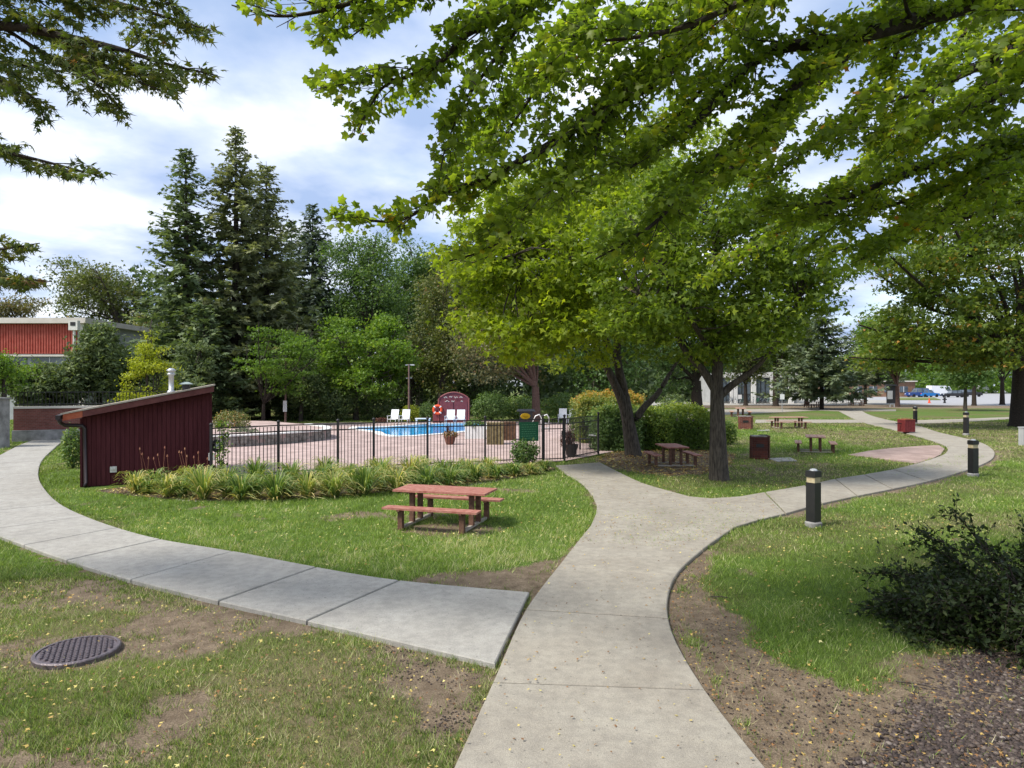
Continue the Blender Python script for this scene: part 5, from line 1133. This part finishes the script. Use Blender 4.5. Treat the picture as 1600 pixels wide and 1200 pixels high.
def hedge(label, px0, px1, top, d, depth, n, ls, m, seed, name='hedge', topround=.3):
    rg = np.random.default_rng(seed); x0 = (px0 - 800) * d / F; x1 = (px1 - 800) * d / F; zt = EYE - (top - HZ) * d / F
    r = T(name, label, 'hedge', ((x0 + x1) / 2, d, 0)); w = x1 - x0
    MB().box(((x0 + x1) / 2, d + depth / 2, zt * .40), (w * .82, depth * .75, zt * .72)).build('core', M['bark_dark'], r)
    f = rg.choice(4, n, p=[.5, .3, .1, .1]); a = rg.uniform(0, 1, n); b = rg.uniform(0, 1, n); p = np.zeros((n, 3)); jit = rg.normal(size=n) * .07
    p[:, 0] = x0 + a * w; p[:, 1] = d + jit; p[:, 2] = b * zt
    t = f == 1; p[t, 1] = d + b[t] * depth; p[t, 2] = zt + jit[t]
    t = f == 2; p[t, 0] = x0 + jit[t]; p[t, 1] = d + a[t] * depth
    t = f == 3; p[t, 0] = x1 + jit[t]; p[t, 1] = d + a[t] * depth
    lump = (vn(p[:, 0] + seed, p[:, 1] + p[:, 2] * .7, 1.1, seed, 3) - .5)
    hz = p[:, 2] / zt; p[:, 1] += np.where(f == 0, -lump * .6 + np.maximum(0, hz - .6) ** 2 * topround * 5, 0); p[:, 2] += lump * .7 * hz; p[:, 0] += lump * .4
    e = np.minimum(a, 1 - a) * w; p[:, 2] -= np.maximum(0, .5 - e) ** 2 * 1.6 * hz
    p[:, 2] = np.maximum(p[:, 2], .05)
    nr = rg.normal(size=(n, 3)) * .7 + np.where((f == 1)[:, None], (0, 0, .8), (0, -.6, .4)); dr = rg.normal(size=(n, 3)) + np.array((0, -.3, .6))
    link('foliage', leaf_mesh('foliage', p, rg.uniform(.7, 1.3, n) * ls, nr, dr, OVAL, rg.beta(2, 2.5, n) * .7 + lump * .7 + .06 + np.clip(hz - .6, 0, .4) * .9), M[m], r)  # upper leaves tinted lighter, standing in for light on the hedge top
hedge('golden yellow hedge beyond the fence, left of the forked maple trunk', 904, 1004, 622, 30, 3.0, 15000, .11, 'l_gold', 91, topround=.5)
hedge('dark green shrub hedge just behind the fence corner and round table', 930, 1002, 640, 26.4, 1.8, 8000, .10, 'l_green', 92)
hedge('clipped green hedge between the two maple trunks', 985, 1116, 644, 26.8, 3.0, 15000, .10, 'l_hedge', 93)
# daylilies
lil = [(212, 771, .55), (262, 777, .65), (318, 781, .72), (376, 782, .66), (430, 782, .78), (480, 779, .62), (522, 777, .62), (570, 774, .68), (620, 769, .62), (668, 764, .55), (702, 760, .55), (742, 754, .48), (775, 749, .42), (805, 745, .36),
       (240, 766, .62), (300, 769, .62), (356, 766, .6), (400, 762, .62), (455, 763, .6), (505, 757, .6), (548, 759, .6), (596, 751, .62), (640, 749, .6), (690, 746, .6), (728, 743, .5), (762, 741, .45), (508, 748, .6), (590, 744, .5), (660, 741, .5), (850, 736, .3), (828, 741, .3)]
wheres = ['front row', 'back row']
NUM = ['first', 'second', 'third', 'fourth', 'fifth', 'sixth', 'seventh', 'eighth', 'ninth', 'tenth', 'eleventh', 'twelfth', 'thirteenth', 'fourteenth']
_r = random.Random(4); f0 = sorted(lil[:14]); b0 = sorted(lil[14:])
front = sorted(f0 + [((a[0] + b[0]) / 2 + _r.uniform(-9, 9), (a[1] + b[1]) / 2 - _r.uniform(1, 6), (a[2] + b[2]) / 2 * _r.uniform(.5, .85)) for a, b in zip(f0, f0[1:])])
back = sorted(b0 + [((a[0] + b[0]) / 2 + _r.uniform(-9, 9), (a[1] + b[1]) / 2 + _r.uniform(-2, 3), (a[2] + b[2]) / 2 * _r.uniform(.5, .85)) for a, b in zip(b0, b0[1:])])
NUM = NUM + ['fifteenth', 'sixteenth', 'seventeenth', 'eighteenth', 'nineteenth', 'twentieth'] + ['twenty-' + q for q in NUM[:9]] + ['thirtieth'] + ['thirty-' + q for q in NUM[:9]]
for row, lst in (('front', front), ('back', back)):
    for i, (px, py, h) in enumerate(lst):
        x, d = G(px, py); sd_ = int(px * 7 + py); jj = .82 + .36 * ((sd_ * 37 % 100) / 100)
        near = 'under the shed wall' if px < 330 else ('in the left bed' if px < 500 else ('in mid bed' if px < 640 else ('behind the picnic table' if px < 780 else 'near the pool gate')))
        lab = '%s daylily clump %s, %s from left in %s row' % (('green', 'yellowing')[sd_ % 2], near, NUM[i], row)
        r = T('daylily_clump', lab, 'plant', (x, d, 0), group='daylily clumps in the bed along the fence')
        blades('foliage', (x, d, .01), 190, h * jj * .92, h * jj * 1.15, .028, 'lily', r, sd_, .34 if sd_ % 2 == 0 else .58, .24)
        blades('dry_leaves', (x, d, .0), 34, h * .30, h * .95, .022, 'fallen', r, sd_ + 1, .7, .12)
# dried seed stalks against the shed, vine on the fence
x, d = G(310, 758); st = T('seed_stalks', 'reddish dried seed stalks standing against the right end of the shed', 'plant', (x, d, 0)); rg = np.random.default_rng(5)
mb = MB()
for k in range(16): a = x + rg.uniform(-2.0, .45); b = rg.uniform(-.12, .12); h = rg.uniform(.65, .98); mb.tube([(a, d, 0), (a + b * .5, d - .05, h * .6), (a + b, d - .1, h)], [.006, .005, .004], 4, False); mb.lathe((a + b, d - .1, h), [(.006, 0), (.022, .03), (.006, .08)], 5)
mb.build('stalks', mat('stalk', (.28, .10, .07), .8, (.36, .18, .10), 9), st)
x, d = G(352, 753); vi = T('climbing_vine', 'pale green vine climbing the fence near the shed', 'plant', (x, d, 0)); mb = MB(); P = []
for k in range(4):
    ox = rg.uniform(-.12, .12); pts_ = [(x + ox + .06 * math.sin(t * 9 + k), d - .03, t * 1.55) for t in np.linspace(0, 1, 12)]; mb.tube(pts_, .005, 4, False)
    for t in range(90): q = pts_[rg.integers(0, 12)]; P.append((q[0] + rg.normal() * .08, q[1] + rg.normal() * .04, max(.03, q[2] + rg.normal() * .06)))
P = np.array(P); n = len(P); mb.build('stem', M['l_green'], vi); link('leaves', leaf_mesh('leaves', P, rg.uniform(.06, .11, n), rg.normal(size=(n, 3)) + np.array((0, -1, .5)), rg.normal(size=(n, 3)) + np.array((0, 0, -.6)), OVAL, rg.uniform(0, .9, n)), M['l_bright'], vi)

# --- dark foreground shrub, right
def front_shrub():
    base = np.array((*G(1590, 985), 0)); rg = np.random.default_rng(77); r = T('dark_shrub', 'dark leafy shrub with arching bare stems in the right foreground', 'shrub', tuple(base))
    mb = MB(); P = []; Dn = []
    for k in range(150):
        a = rg.uniform(0, 2 * math.pi); L_ = rg.uniform(.7, 1.4); el = .98 * rg.uniform(.01, 1) ** .75; o = base + np.array((rg.uniform(-.25, .45), rg.uniform(-.2, .35), 0)); p = o.copy(); v = np.array((math.cos(a) * math.cos(el), math.sin(a) * math.cos(el), math.sin(el))); pts_ = [tuple(p)]
        for s in range(9):
            p = p + v * L_ / 9; v = v + rg.normal(size=3) * .10 + np.array((math.cos(a) * .05, math.sin(a) * .05, -.085)); v /= np.linalg.norm(v); p[2] = max(p[2], .06); pts_.append(tuple(p))
            if s > 3:
                for q in range(5):
                    w = v + rg.normal(size=3) * .8 + np.array((0, 0, .15)); w /= np.linalg.norm(w); e = p + w * rg.uniform(.12, .34); e[2] = max(e[2], .05); mb.tube([tuple(p), tuple((p + e) / 2 + rg.normal(size=3) * .01), tuple(e)], [.0045, .003, .0018], 3, False)
                    for t in np.linspace(.15, 1, 7):
                        P.append(p + (e - p) * t + rg.normal(size=3) * .012); Dn.append(w + rg.normal(size=3) * .7)
        mb.tube(pts_, list(np.linspace(.013, .004, len(pts_))), 5, False)
    P = np.array(P); n = len(P); print('shrub leaves', n); mb.build('stems', M['bark_dark'], r)
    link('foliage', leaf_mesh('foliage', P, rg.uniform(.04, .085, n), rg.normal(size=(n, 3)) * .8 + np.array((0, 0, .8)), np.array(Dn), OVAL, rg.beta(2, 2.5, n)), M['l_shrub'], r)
front_shrub()

# ------------------------------------------------------------------ overhanging foreground trees
def over_tree(name, label, trunk, limbs, mask, lm, tmpl, ls, seed, sub_len=(.5, 1.25), sub_step=.20, twig_step=.11, leaf_step=.055, tilt=.45, droop=.25, trunk_r=.32, lift=.0):
    rg = np.random.default_rng(seed); root = T(name, label, 'tree', (trunk[0], trunk[1], 0)); mb = MB(); P = []; Dn = []
    ME = [(mask[i][0], mask[i][1], mask[i - 1][0], mask[i - 1][1]) for i in range(len(mask))]
    hz_ = lambda d: np.array((d[1], -d[0], 0.0)) / (math.hypot(d[0], d[1]) + 1e-6)
    def ok(p):
        if p[1] < .8: return False
        px = 800 + p[0] * F / p[1]; py = HZ - (p[2] - EYE) * F / p[1]
        r = False
        for x1, y1, x2, y2 in ME:
            if (y1 > py) != (y2 > py) and px < (x2 - x1) * (py - y1) / (y2 - y1) + x1: r = not r
        return r
    def shoot(p, v, L_, r0, level):
        nseg = max(3, int(L_ / .12)); pts_ = [p.copy()]; q = p.copy(); vv = v.copy()
        for s in range(nseg):
            q = q + vv * L_ / nseg; vv = vv + rg.normal(size=3) * .09 + np.array((0, 0, -.035)); vv /= np.linalg.norm(vv)
            if not ok(q): break
            pts_.append(q.copy())
        if len(pts_) < 2: return
        mb.tube([tuple(a) for a in pts_], list(np.linspace(r0, .0022, len(pts_))), 4 if level else 5, False)
        if level == 0:
            side = 1
            Ls = L_ * (len(pts_) - 1) / nseg; t = .10
            while t < Ls:
                i = min(int(t / Ls * (len(pts_) - 1)), len(pts_) - 2); a = pts_[i]; d = pts_[i + 1] - a; d /= np.linalg.norm(d)
                h = hz_(d); side = -side
                w = d * .75 + h * side * rg.uniform(.5, 1.0) + np.array((0, 0, rg.normal() * .18 - .06)); w /= np.linalg.norm(w)
                shoot(a, w, rg.uniform(.16, .42) * (1 - .4 * t / Ls), .004, 1); t += twig_step * rg.uniform(.7, 1.3)
        for i in range(len(pts_) - 1):
            if level == 0 and i < len(pts_) * .35: continue
            seg_ = pts_[i + 1] - pts_[i]; l = np.linalg.norm(seg_); d = seg_ / l
            for t in np.arange(0, l, leaf_step):
                for sd_ in (-1, 1):
                    h = hz_(d)
                    w = d * rg.uniform(.2, 1) + h * sd_ * rg.uniform(.4, 1) + rg.normal(size=3) * .25 + np.array((0, 0, -droop)); b = pts_[i] + d * t + w / np.linalg.norm(w) * rg.uniform(.01, .06) + np.array((0, 0, lift * rg.uniform(-.2, 1.6)))
                    if ok(b + w * ls * .3): P.append(b); Dn.append(w)
    (tx, ty) = trunk
    mb.tube([(tx, ty, -.1), (tx, ty, .3), (tx * .995, ty, 3.5), (tx * .97, ty, 7.5)], [trunk_r * 1.5, trunk_r * 1.1, trunk_r, trunk_r * .6], 12, False)
    for pts_, r0, r1 in limbs:
        cc = catmull([np.array(p if len(p) == 3 and abs(p[0]) < 30 and False else P3(*p)) for p in pts_], 6)
        rad = np.linspace(r0, r1, len(cc)); mb.tube([tuple(p) for p in cc], list(rad * 1.25), 8, False); acc = 0; side = 1; tot = sum(np.linalg.norm(cc[i + 1] - cc[i]) for i in range(len(cc) - 1)); run = 0
        for i in range(len(cc) - 1):
            d = cc[i + 1] - cc[i]; l = np.linalg.norm(d); d = d / l; acc += l; run += l
            while acc > sub_step:
                acc -= sub_step; side = -side; h = hz_(d)
                w = d * rg.uniform(.7, 1.2) + h * side * rg.uniform(.35, .85) + np.array((0, 0, rg.normal() * .22 - .04)); w /= np.linalg.norm(w)
                if ok(cc[i]): shoot(cc[i] + d * 0, w, rg.uniform(*sub_len) * (1.1 - .55 * run / tot), max(.006, rad[i] * .42), 0)
    P = np.array(P); Dn = np.array(Dn); n = len(P); print(name, 'leaves', n)
    mb.build('trunk', M['bark_dark'], root, True)
    nr = rg.normal(size=(n, 3)) * tilt + np.array((0, 0, 1.0)); sz = rg.uniform(.5, 1.35, n) * ls
    # patchy colour through the crown plus leaf to leaf change
    tint = rg.beta(2.3, 2.4, n) * .70 + .24 + (vn(P[:, 0] * 1.3 + P[:, 2], P[:, 1] * 1.3, 1.1, seed, 3) - .5) * .55
    near = np.argsort(P[:, 1] - sz * 8)[:300]; keep = np.ones(n, bool); keep[near] = False
    foliage = link('foliage', leaf_mesh('foliage', P[keep], sz[keep], nr[keep], Dn[keep], tmpl, tint[keep]), M[lm], root); foliage['kind'] = 'stuff'
    tm = []
    for k in range(6):
        me = np_mesh('leaf', tmpl[0], tmpl[1], {'tint': np.full(len(tmpl[0]), .2 + k * .11)}); me.materials.append(M[lm]); tm.append(me)
    X, Y, Z = frames(nr[near], Dn[near]); off = np.array((trunk[0], trunk[1], 0))
    for j, i in enumerate(near):
        o = bpy.data.objects.new('leaf', tm[int(np.clip((tint[i] - .2) / .11, 0, 5))]); COL.objects.link(o); o.parent = root
        R = Matrix((X[j], Y[j], Z[j])).transposed().to_4x4(); o.matrix_local = Matrix.Translation(Vector(P[i] - off)) @ R @ Matrix.Scale(float(sz[i]), 4)
MASK = [(345, -400), (352, 15), (395, 45), (445, 50), (485, 75), (560, 80), (605, 50), (640, 20), (668, 28), (642, 60), (632, 85), (590, 103), (535, 108), (468, 112), (475, 135), (505, 172), (530, 190), (538, 215), (570, 222), (598, 192), (655, 165), (670, 185), (664, 225), (680, 270), (650, 290),
        (630, 305), (560, 308), (512, 322), (505, 345), (545, 375), (600, 385), (690, 368), (688, 400), (702, 420), (742, 420), (790, 388), (850, 350), (905, 375), (960, 430), (1100, 452), (1250, 446), (1310, 415), (1350, 425), (1450, 405), (1520, 385), (1640, 350), (2300, 350), (2300, -600), (345, -600)]
T0 = (2130, 60, 7.5)
limbsM = [([T0, (1850, -60, 7.1), (1550, 0, 6.6), (1385, 45, 6.4), (1310, 64, 6.4), (1210, 78, 6.4), (1150, 122, 6.2), (1100, 180, 6.0), (1040, 225, 5.9), (985, 262, 5.8)], .085, .008),
          ([(1325, 66, 6.4), (1318, 90, 6.4), (1268, 113, 6.3), (1200, 178, 6.2), (1160, 215, 6.1), (1080, 278, 6.0), (1037, 335, 5.9), (990, 372, 5.8), (930, 405, 5.8)], .04, .006),
          ([(2130, 200, 7.8), (1850, 180, 7.8), (1600, 212, 7.5), (1520, 235, 7.4), (1450, 258, 7.3), (1370, 290, 7.2), (1290, 317, 7.1), (1200, 322, 7.0)], .075, .007),
          ([(1850, 180, 7.8), (1600, 236, 7.5), (1540, 258, 7.5), (1440, 305, 7.6), (1330, 336, 7.6), (1250, 332, 7.5)], .035, .006),
          ([(1850, 200, 7.2), (1600, 242, 7.0), (1540, 282, 6.9), (1480, 326, 6.9), (1400, 372, 6.9), (1345, 405, 6.9)], .03, .005),
          ([(1850, -250, 7.0), (1400, -120, 6.2), (1130, -10, 5.9), (1062, 78, 5.8), (1000, 116, 5.7), (940, 165, 5.6), (860, 225, 5.6), (780, 268, 5.6), (700, 302, 5.6), (620, 345, 5.6), (528, 336, 5.5)], .06, .005),
          ([(1130, -10, 5.9), (1055, 105, 5.9), (962, 170, 5.9), (925, 216, 5.9), (880, 270, 5.9), (820, 336, 5.9), (770, 385, 5.9), (702, 408, 5.9)], .028, .005),
          ([(1500, -300, 6.3), (1050, -110, 5.8), (875, -30, 5.7), (800, 20, 5.6), (728, 55, 5.5), (690, 95, 5.5), (635, 120, 5.5), (595, 140, 5.5), (560, 205, 5.5)], .035, .005), ([(620, 125, 5.5), (560, 118, 5.5), (480, 122, 5.4)], .009, .004),
          ([(850, -10, 5.7), (760, 110, 5.7), (720, 170, 5.7), (690, 250, 5.7)], .016, .004),
          ([(1300, -300, 5.8), (800, -90, 5.4), (620, -20, 5.3), (510, 15, 5.3), (430, 25, 5.3), (362, 8, 5.3)], .026, .004), ([(700, -50, 5.4), (600, 20, 5.5), (545, 60, 5.5)], .012, .004),
          ([(2000, -250, 6.2), (1720, -50, 5.6), (1600, 60, 5.3), (1500, 120, 5.2), (1390, 160, 5.2)], .05, .005), ([(1720, 40, 6), (1560, 150, 6), (1450, 190, 6), (1340, 200, 6)], .02, .005),
          ([(1600, -200, 8), (1350, 60, 8), (1180, 230, 8), (1060, 330, 8), (1000, 400, 8)], .04, .006), ([(1800, -50, 9), (1560, 120, 9), (1380, 240, 9), (1220, 360, 9), (1110, 425, 9)], .05, .006),
          ([(1400, -200, 7), (1020, 10, 7), (860, 100, 7), (760, 200, 7), (700, 270, 7)], .035, .005), ([(2100, 100, 9), (1750, 250, 9), (1580, 320, 9), (1420, 360, 9), (1300, 395, 9)], .05, .006),
          ([(1250, -250, 6.6), (1180, 0, 6.8), (1120, 110, 6.9), (1010, 230, 7.0), (900, 300, 7.0), (830, 330, 7.0)], .03, .005), ([(1500, -150, 7.4), (1420, 20, 7.5), (1380, 130, 7.6), (1280, 220, 7.6), (1180, 300, 7.6)], .03, .005),
          ([(1000, -200, 6.4), (940, -20, 6.4), (880, 80, 6.4), (810, 180, 6.4), (770, 240, 6.4)], .025, .005), ([(1650, -100, 9.5), (1500, 60, 9.5), (1440, 200, 9.5), (1350, 330, 9.5)], .03, .005),
          ([(1550, -300, 5.6), (1250, -60, 5.2), (1100, 30, 5.1), (980, 60, 5.1), (900, 60, 5.1)], .03, .005)]
over_tree('maple_tree', 'overhanging maple whose leafy branches fill the upper right of the view', (9.5, 7.5), limbsM, MASK, 'l_maple', MAPLE, .073, 101, sub_step=.165, twig_step=.096, leaf_step=.048, tilt=.9, droop=.5, lift=.075)
MASKO = [(-900, -600), (285, -600), (287, 5), (300, 35), (348, 40), (346, 60), (305, 75), (318, 95), (352, 112), (345, 130), (300, 128), (278, 160), (245, 148), (215, 140), (190, 150), (208, 190), (190, 196), (165, 178), (120, 172), (80, 195), (60, 215), (110, 240), (168, 268), (160, 284), (110, 286), (40, 262), (-20, 250), (-30, 350), (10, 358), (66, 378), (62, 395), (30, 405), (60, 430), (84, 438), (60, 450), (20, 462), (-10, 480), (-900, 480)]
limbsO = [([(-447, 100, 8), (-200, 40, 6.8), (0, 40, 6.1), (90, 55, 6.0), (180, 75, 5.9), (260, 100, 5.9), (340, 118, 5.9)], .05, .004), ([(-200, 0, 6.8), (0, -20, 6.3), (120, -10, 6.2), (220, 15, 6.1), (330, 48, 6.0)], .04, .004),
          ([(0, 40, 6.1), (80, 90, 6.2), (150, 130, 6.2), (200, 185, 6.2)], .015, .004), ([(90, 55, 6), (180, 110, 6.0), (270, 150, 5.9)], .012, .004), ([(-447, 200, 8), (-120, 200, 6.9), (0, 235, 6.4), (80, 255, 6.4), (160, 276, 6.3)], .03, .004),
          ([(-120, 110, 6.8), (-20, 120, 6.5), (50, 150, 6.4), (70, 190, 6.4)], .014, .004), ([(-300, 420, 8), (-100, 405, 7), (0, 390, 6.6), (62, 380, 6.5)], .02, .004), ([(-100, 405, 7), (0, 432, 6.8), (80, 440, 6.7)], .012, .004),
          ([(-200, -60, 6.8), (0, -60, 6), (150, -40, 5.8), (260, -10, 5.8)], .03, .004), ([(-300, -50, 7.5), (-50, 70, 7.3), (80, 110, 7.3), (180, 100, 7.3)], .02, .004)]
over_tree('pin_oak_tree', 'overhanging oak with narrow pointed leaves in the upper left corner', (-9.3, 8.0), limbsO, MASKO, 'l_oak', PINOAK, .09, 102, (.45, 1.0), .15, .10, .055, tilt=.9, droop=.3, trunk_r=.3)

# ------------------------------------------------------------------ ground cover
def in_any(x, y, polys):
    r = np.zeros(len(x), bool)
    for P in polys: r |= inpoly(x, y, P)
    return r
SHEDP = np.array([G(120, 766), G(335, 754), (-8.3, 22), (-12.5, 20.5)])
def grass():
    rg = np.random.default_rng(3); q = 150000; d0 = 4.1 * (52 / 4.1) ** rg.uniform(0, 1, q); x0 = rg.uniform(-.82, .82, q) * d0; hq = rg.uniform(.55, 1.6, q) ** 1.3; tq = rg.normal(size=q) * .15
    d = np.repeat(d0, 7); x = np.repeat(x0, 7); hq = np.repeat(hq, 7); tq = np.repeat(tq, 7); n = len(d); sg = .011 + .0022 * d; x = x + rg.normal(size=n) * sg; d = d + rg.normal(size=n) * sg
    shr = []
    for P in PATHS:
        a = sum(P[i][0] * P[i - 1][1] - P[i - 1][0] * P[i][1] for i in range(len(P))); PP = [tuple(p) for p in (P if a < 0 else P[::-1])]; shr.append(np.array(inset(PP, .03)))
    k = ~in_any(x, d, shr + [DECK, BED, SHEDP]) & (d > 4); x, d, hq, tq = x[k], d[k], hq[k], tq[k]
    bare, lush = ground_masks(x, d); f = vn(x, d, 9, 77, 2)
    k = rg.uniform(0, 1, len(x)) > np.clip(bare * 1.35 - .10 + (f - .5) * .9, 0, .985); x, d, lush, hq, tq = x[k], d[k], lush[k], hq[k], tq[k]; n = len(x)
    k2 = np.hypot(x - MANH[0], d - MANH[1]) > .38; x, d, lush, hq, tq = x[k2], d[k2], lush[k2], hq[k2], tq[k2]; n = len(x); print('grass', n)
    h = hq * rg.uniform(.016, .048, n) * (.7 + .6 * lush) * (.6 + .9 * vn(x, d, 3.0, 90, 3)) * (1 + d * .012); w = np.maximum(.0028, .00042 * d) * rg.uniform(.8, 1.4, n); a = rg.uniform(0, 2 * math.pi, n); l = rg.normal(size=(n, 2)) * h[:, None] * .65
    z0 = np.full(n, -.015); dxw = np.cos(a) * w; dyw = np.sin(a) * w
    V = np.stack([np.c_[x - dxw, d - dyw, z0], np.c_[x + dxw, d + dyw, z0], np.c_[x + l[:, 0], d + l[:, 1], z0 + .012 + h]], 1).reshape(-1, 3)
    dead = rg.uniform(0, 1, n) < (.10 + .45 * np.clip(.62 - lush, 0, 1))
    tint = np.where(dead, rg.uniform(.8, 1, n), .14 + .50 * lush + rg.normal(size=n) * .12 + tq)
    tint = tint + (vn(x, d, 1.3, 88, 4) - .5) * .55 + (vn(x, d, .35, 89, 2) - .5) * .3; h = h * np.repeat(1, n)
    o = link('grass', np_mesh('grass', V, np.arange(3 * n).reshape(-1, 3), {'tint': np.repeat(np.clip(tint, 0, 1), 3)}), M['blade']); prop(o, 'short lawn grass, green with dry patches', kind='stuff')
grass()
def scatter(name, label, polys, n, ls, m, seed, tint=(0, 1), tmpl=LOBE3, z=.03, avoid=(), cluster=0.0):
    rg = np.random.default_rng(seed); XS = []
    for P, share in polys:
        P = np.asarray(P); q = int(n * share); lo = P.min(0); hi = P.max(0); xs = rg.uniform(lo[0], hi[0], q * 6); ys = rg.uniform(lo[1], hi[1], q * 6); k = inpoly(xs, ys, P) & ~in_any(xs, ys, list(avoid))
        if cluster: k &= vn(xs, ys, .8, seed, 3) > rg.uniform(.5 - cluster, .5 + cluster * .6, len(xs))
        XS.append(np.c_[xs[k], ys[k]][:q])
    X = np.concatenate(XS); n = len(X); p = np.c_[X, np.full(n, z) + rg.uniform(0, .02, n)]
    o = link(name, leaf_mesh(name, p, rg.uniform(.6, 1.3, n) * ls, rg.normal(size=(n, 3)) * .28 + np.array((0, 0, 1)), rg.normal(size=(n, 3)) * np.array((1, 1, .15)), tmpl, rg.uniform(*tint, n)), M[m]); prop(o, label, kind='stuff')
R_LAWN = gpoly([(1110, 900), (1250, 815), (1560, 745), (1800, 745), (1800, 1000), (1400, 1040), (1250, 1010)])
M_LAWN = gpoly([(960, 735), (1120, 722), (1300, 712), (1420, 724), (1260, 760), (1110, 780), (1040, 765)]); M2_LAWN = gpoly([(1150, 690), (1330, 690), (1460, 680), (1360, 662), (1150, 664)])
F_LAWN = gpoly([(-300, 870), (300, 950), (760, 1050), (700, 1250), (-600, 1250)])
scatter('fallen_leaves', 'pale yellow fallen leaves lying scattered over the lawns', [(R_LAWN, .30), (M_LAWN, .22), (M2_LAWN, .12), (LAWN_C, .22), (F_LAWN, .05)], 4600, .040, 'fallen', 201, (.35, .95), cluster=.25, avoid=PATHS)
scatter('leaf_litter', 'brown and orange leaf litter under the forked maple', [(D_HEDGE, 1.0)], 4200, .08, 'fallen', 202, (0, .72), avoid=PATHS)
scatter('leaf_litter', 'leaf litter scattered on bare soil along the right of the main path', [(D_RIGHT, 1.0)], 1700, .030, 'fallen', 203, (0, .58), avoid=PATHS)
scatter('leaf_litter', 'dry leaf litter on the front left soil patches', [(F_LAWN, 1.0)], 1500, .03, 'fallen', 204, (0, .75), avoid=PATHS, cluster=.2)
scatter('path_debris', 'small leaves and seeds lying on the concrete paths', [(PATHS[0], .22), (JUN1, .3), (JUN2, .3), (PATHS[1], .3), (PATHS[2], .12)], 1500, .028, 'fallen', 205, (0, .8), z=.046)
JG = gpoly([(950, 800), (1150, 790), (1180, 812), (1090, 850), (960, 850)])
scatter('grass_clippings', 'green-yellow grass clippings strewn over the path junction', [(JG, 1.0)], 1500, .02, 'blade', 206, (.2, .9), z=.046, cluster=.25)
scatter('grass_clippings', 'dry clippings on the path bend before the second bollard', [(gpoly([(1400, 745), (1500, 728), (1545, 715), (1500, 712), (1440, 728)]), 1.0)], 700, .035, 'blade', 207, (.2, .9), z=.046, cluster=.25)
scatter('mulch_litter', 'pale dry leaves between the daylily clumps', [(BED, 1.0)], 6500, .065, 'fallen', 208, (.1, 1), z=.03, avoid=[DECK])
def pebbles(name, label, poly, n, r, m, seed, avoid=()):
    rg = np.random.default_rng(seed); P = np.asarray(poly); lo = P.min(0); hi = P.max(0); x = rg.uniform(lo[0], hi[0], n * 4); y = rg.uniform(lo[1], hi[1], n * 4); k = inpoly(x, y, P) & ~in_any(x, y, list(avoid)); k &= (vn(x, y, 1.4, seed, 3) + np.clip(pdist(x, y, P) / 1.1, 0, .45) - .22) > rg.uniform(.2, .72, len(x)); x = x[k][:n]; y = y[k][:n]; n = len(x)
    bm = bmesh.new(); bmesh.ops.create_icosphere(bm, subdivisions=1, radius=1); V0 = np.array([v.co[:] for v in bm.verts]); T0_ = np.array([[v.index for v in f.verts] for f in bm.faces]); bm.free()
    s = rg.uniform(.5, 1.3, n) * r; a = rg.uniform(0, 6.28, n); sx = s * rg.uniform(.9, 1.5, n); sz = s * rg.uniform(.45, .75, n); vx = V0[None, :, 0] * sx[:, None]; vy = V0[None, :, 1] * s[:, None]
    V = np.stack([x[:, None] + vx * np.cos(a)[:, None] - vy * np.sin(a)[:, None], y[:, None] + vx * np.sin(a)[:, None] + vy * np.cos(a)[:, None], V0[None, :, 2] * sz[:, None] + sz[:, None] * .4 - .012], -1).reshape(-1, 3)
    me = np_mesh(name, V, (np.arange(n)[:, None, None] * len(V0) + T0_[None]).reshape(-1, 3), {'tint': np.repeat(rg.beta(1.6, 2.6, n), len(V0))}); me.polygons.foreach_set('use_smooth', [True] * len(me.polygons))
    prop(link(name, me, M[m]), label, kind='stuff')
pebbles('pebbles', 'reddish grey pebbles around the foot of the foreground shrub', gpoly([(1440, 1040), (1520, 1000), (1700, 990), (1800, 1200), (1700, 1350), (1260, 1290), (1340, 1150), (1400, 1100)]), 9500, .018, 'pebble', 301)
pebbles('soil_crumbs', 'small stones and crumbs on the bare soil beside the main path', D_RIGHT, 2600, .008, 'pebble', 302, PATHS)
pebbles('soil_crumbs', 'small crumbs of soil in the front left worn patch', D_LOW, 1500, .008, 'pebble', 303, PATHS)
pebbles('white_gravel', 'pale gravel along the front edge of the daylily bed', gpoly([(150, 764), (230, 772), (330, 776), (440, 776), (530, 771), (620, 764), (740, 752), (800, 745), (800, 750), (740, 758), (620, 771), (530, 779), (440, 784), (330, 785), (230, 780)]), 2400, .028, 'gravel_w', 304)
def twig(lab, px, py, L_, rz, r):
    x, d = G(px, py); o = MB().tube([(x, d, .012 + r), (x + L_ * .5 * math.cos(rz), d + L_ * .5 * math.sin(rz), .03 + r), (x + L_ * math.cos(rz + .15), d + L_ * math.sin(rz + .15), .012 + r)], [r, r * .8, r * .4], 5).build('twig', M['bark'])
    prop(o, lab, 'twig')
twig('short dark twig on the soil right of the main path', 1110, 935, .25, -.4, .008); twig('curved dry stick on soil below the foreground shrub', 1400, 1068, .34, -.6, .008); twig('small dark twig lying on the main path slab', 978, 1052, .10, .2, .005)
print('tris', sum(len(o.data.polygons) for o in C.objects if o.type == 'MESH'))
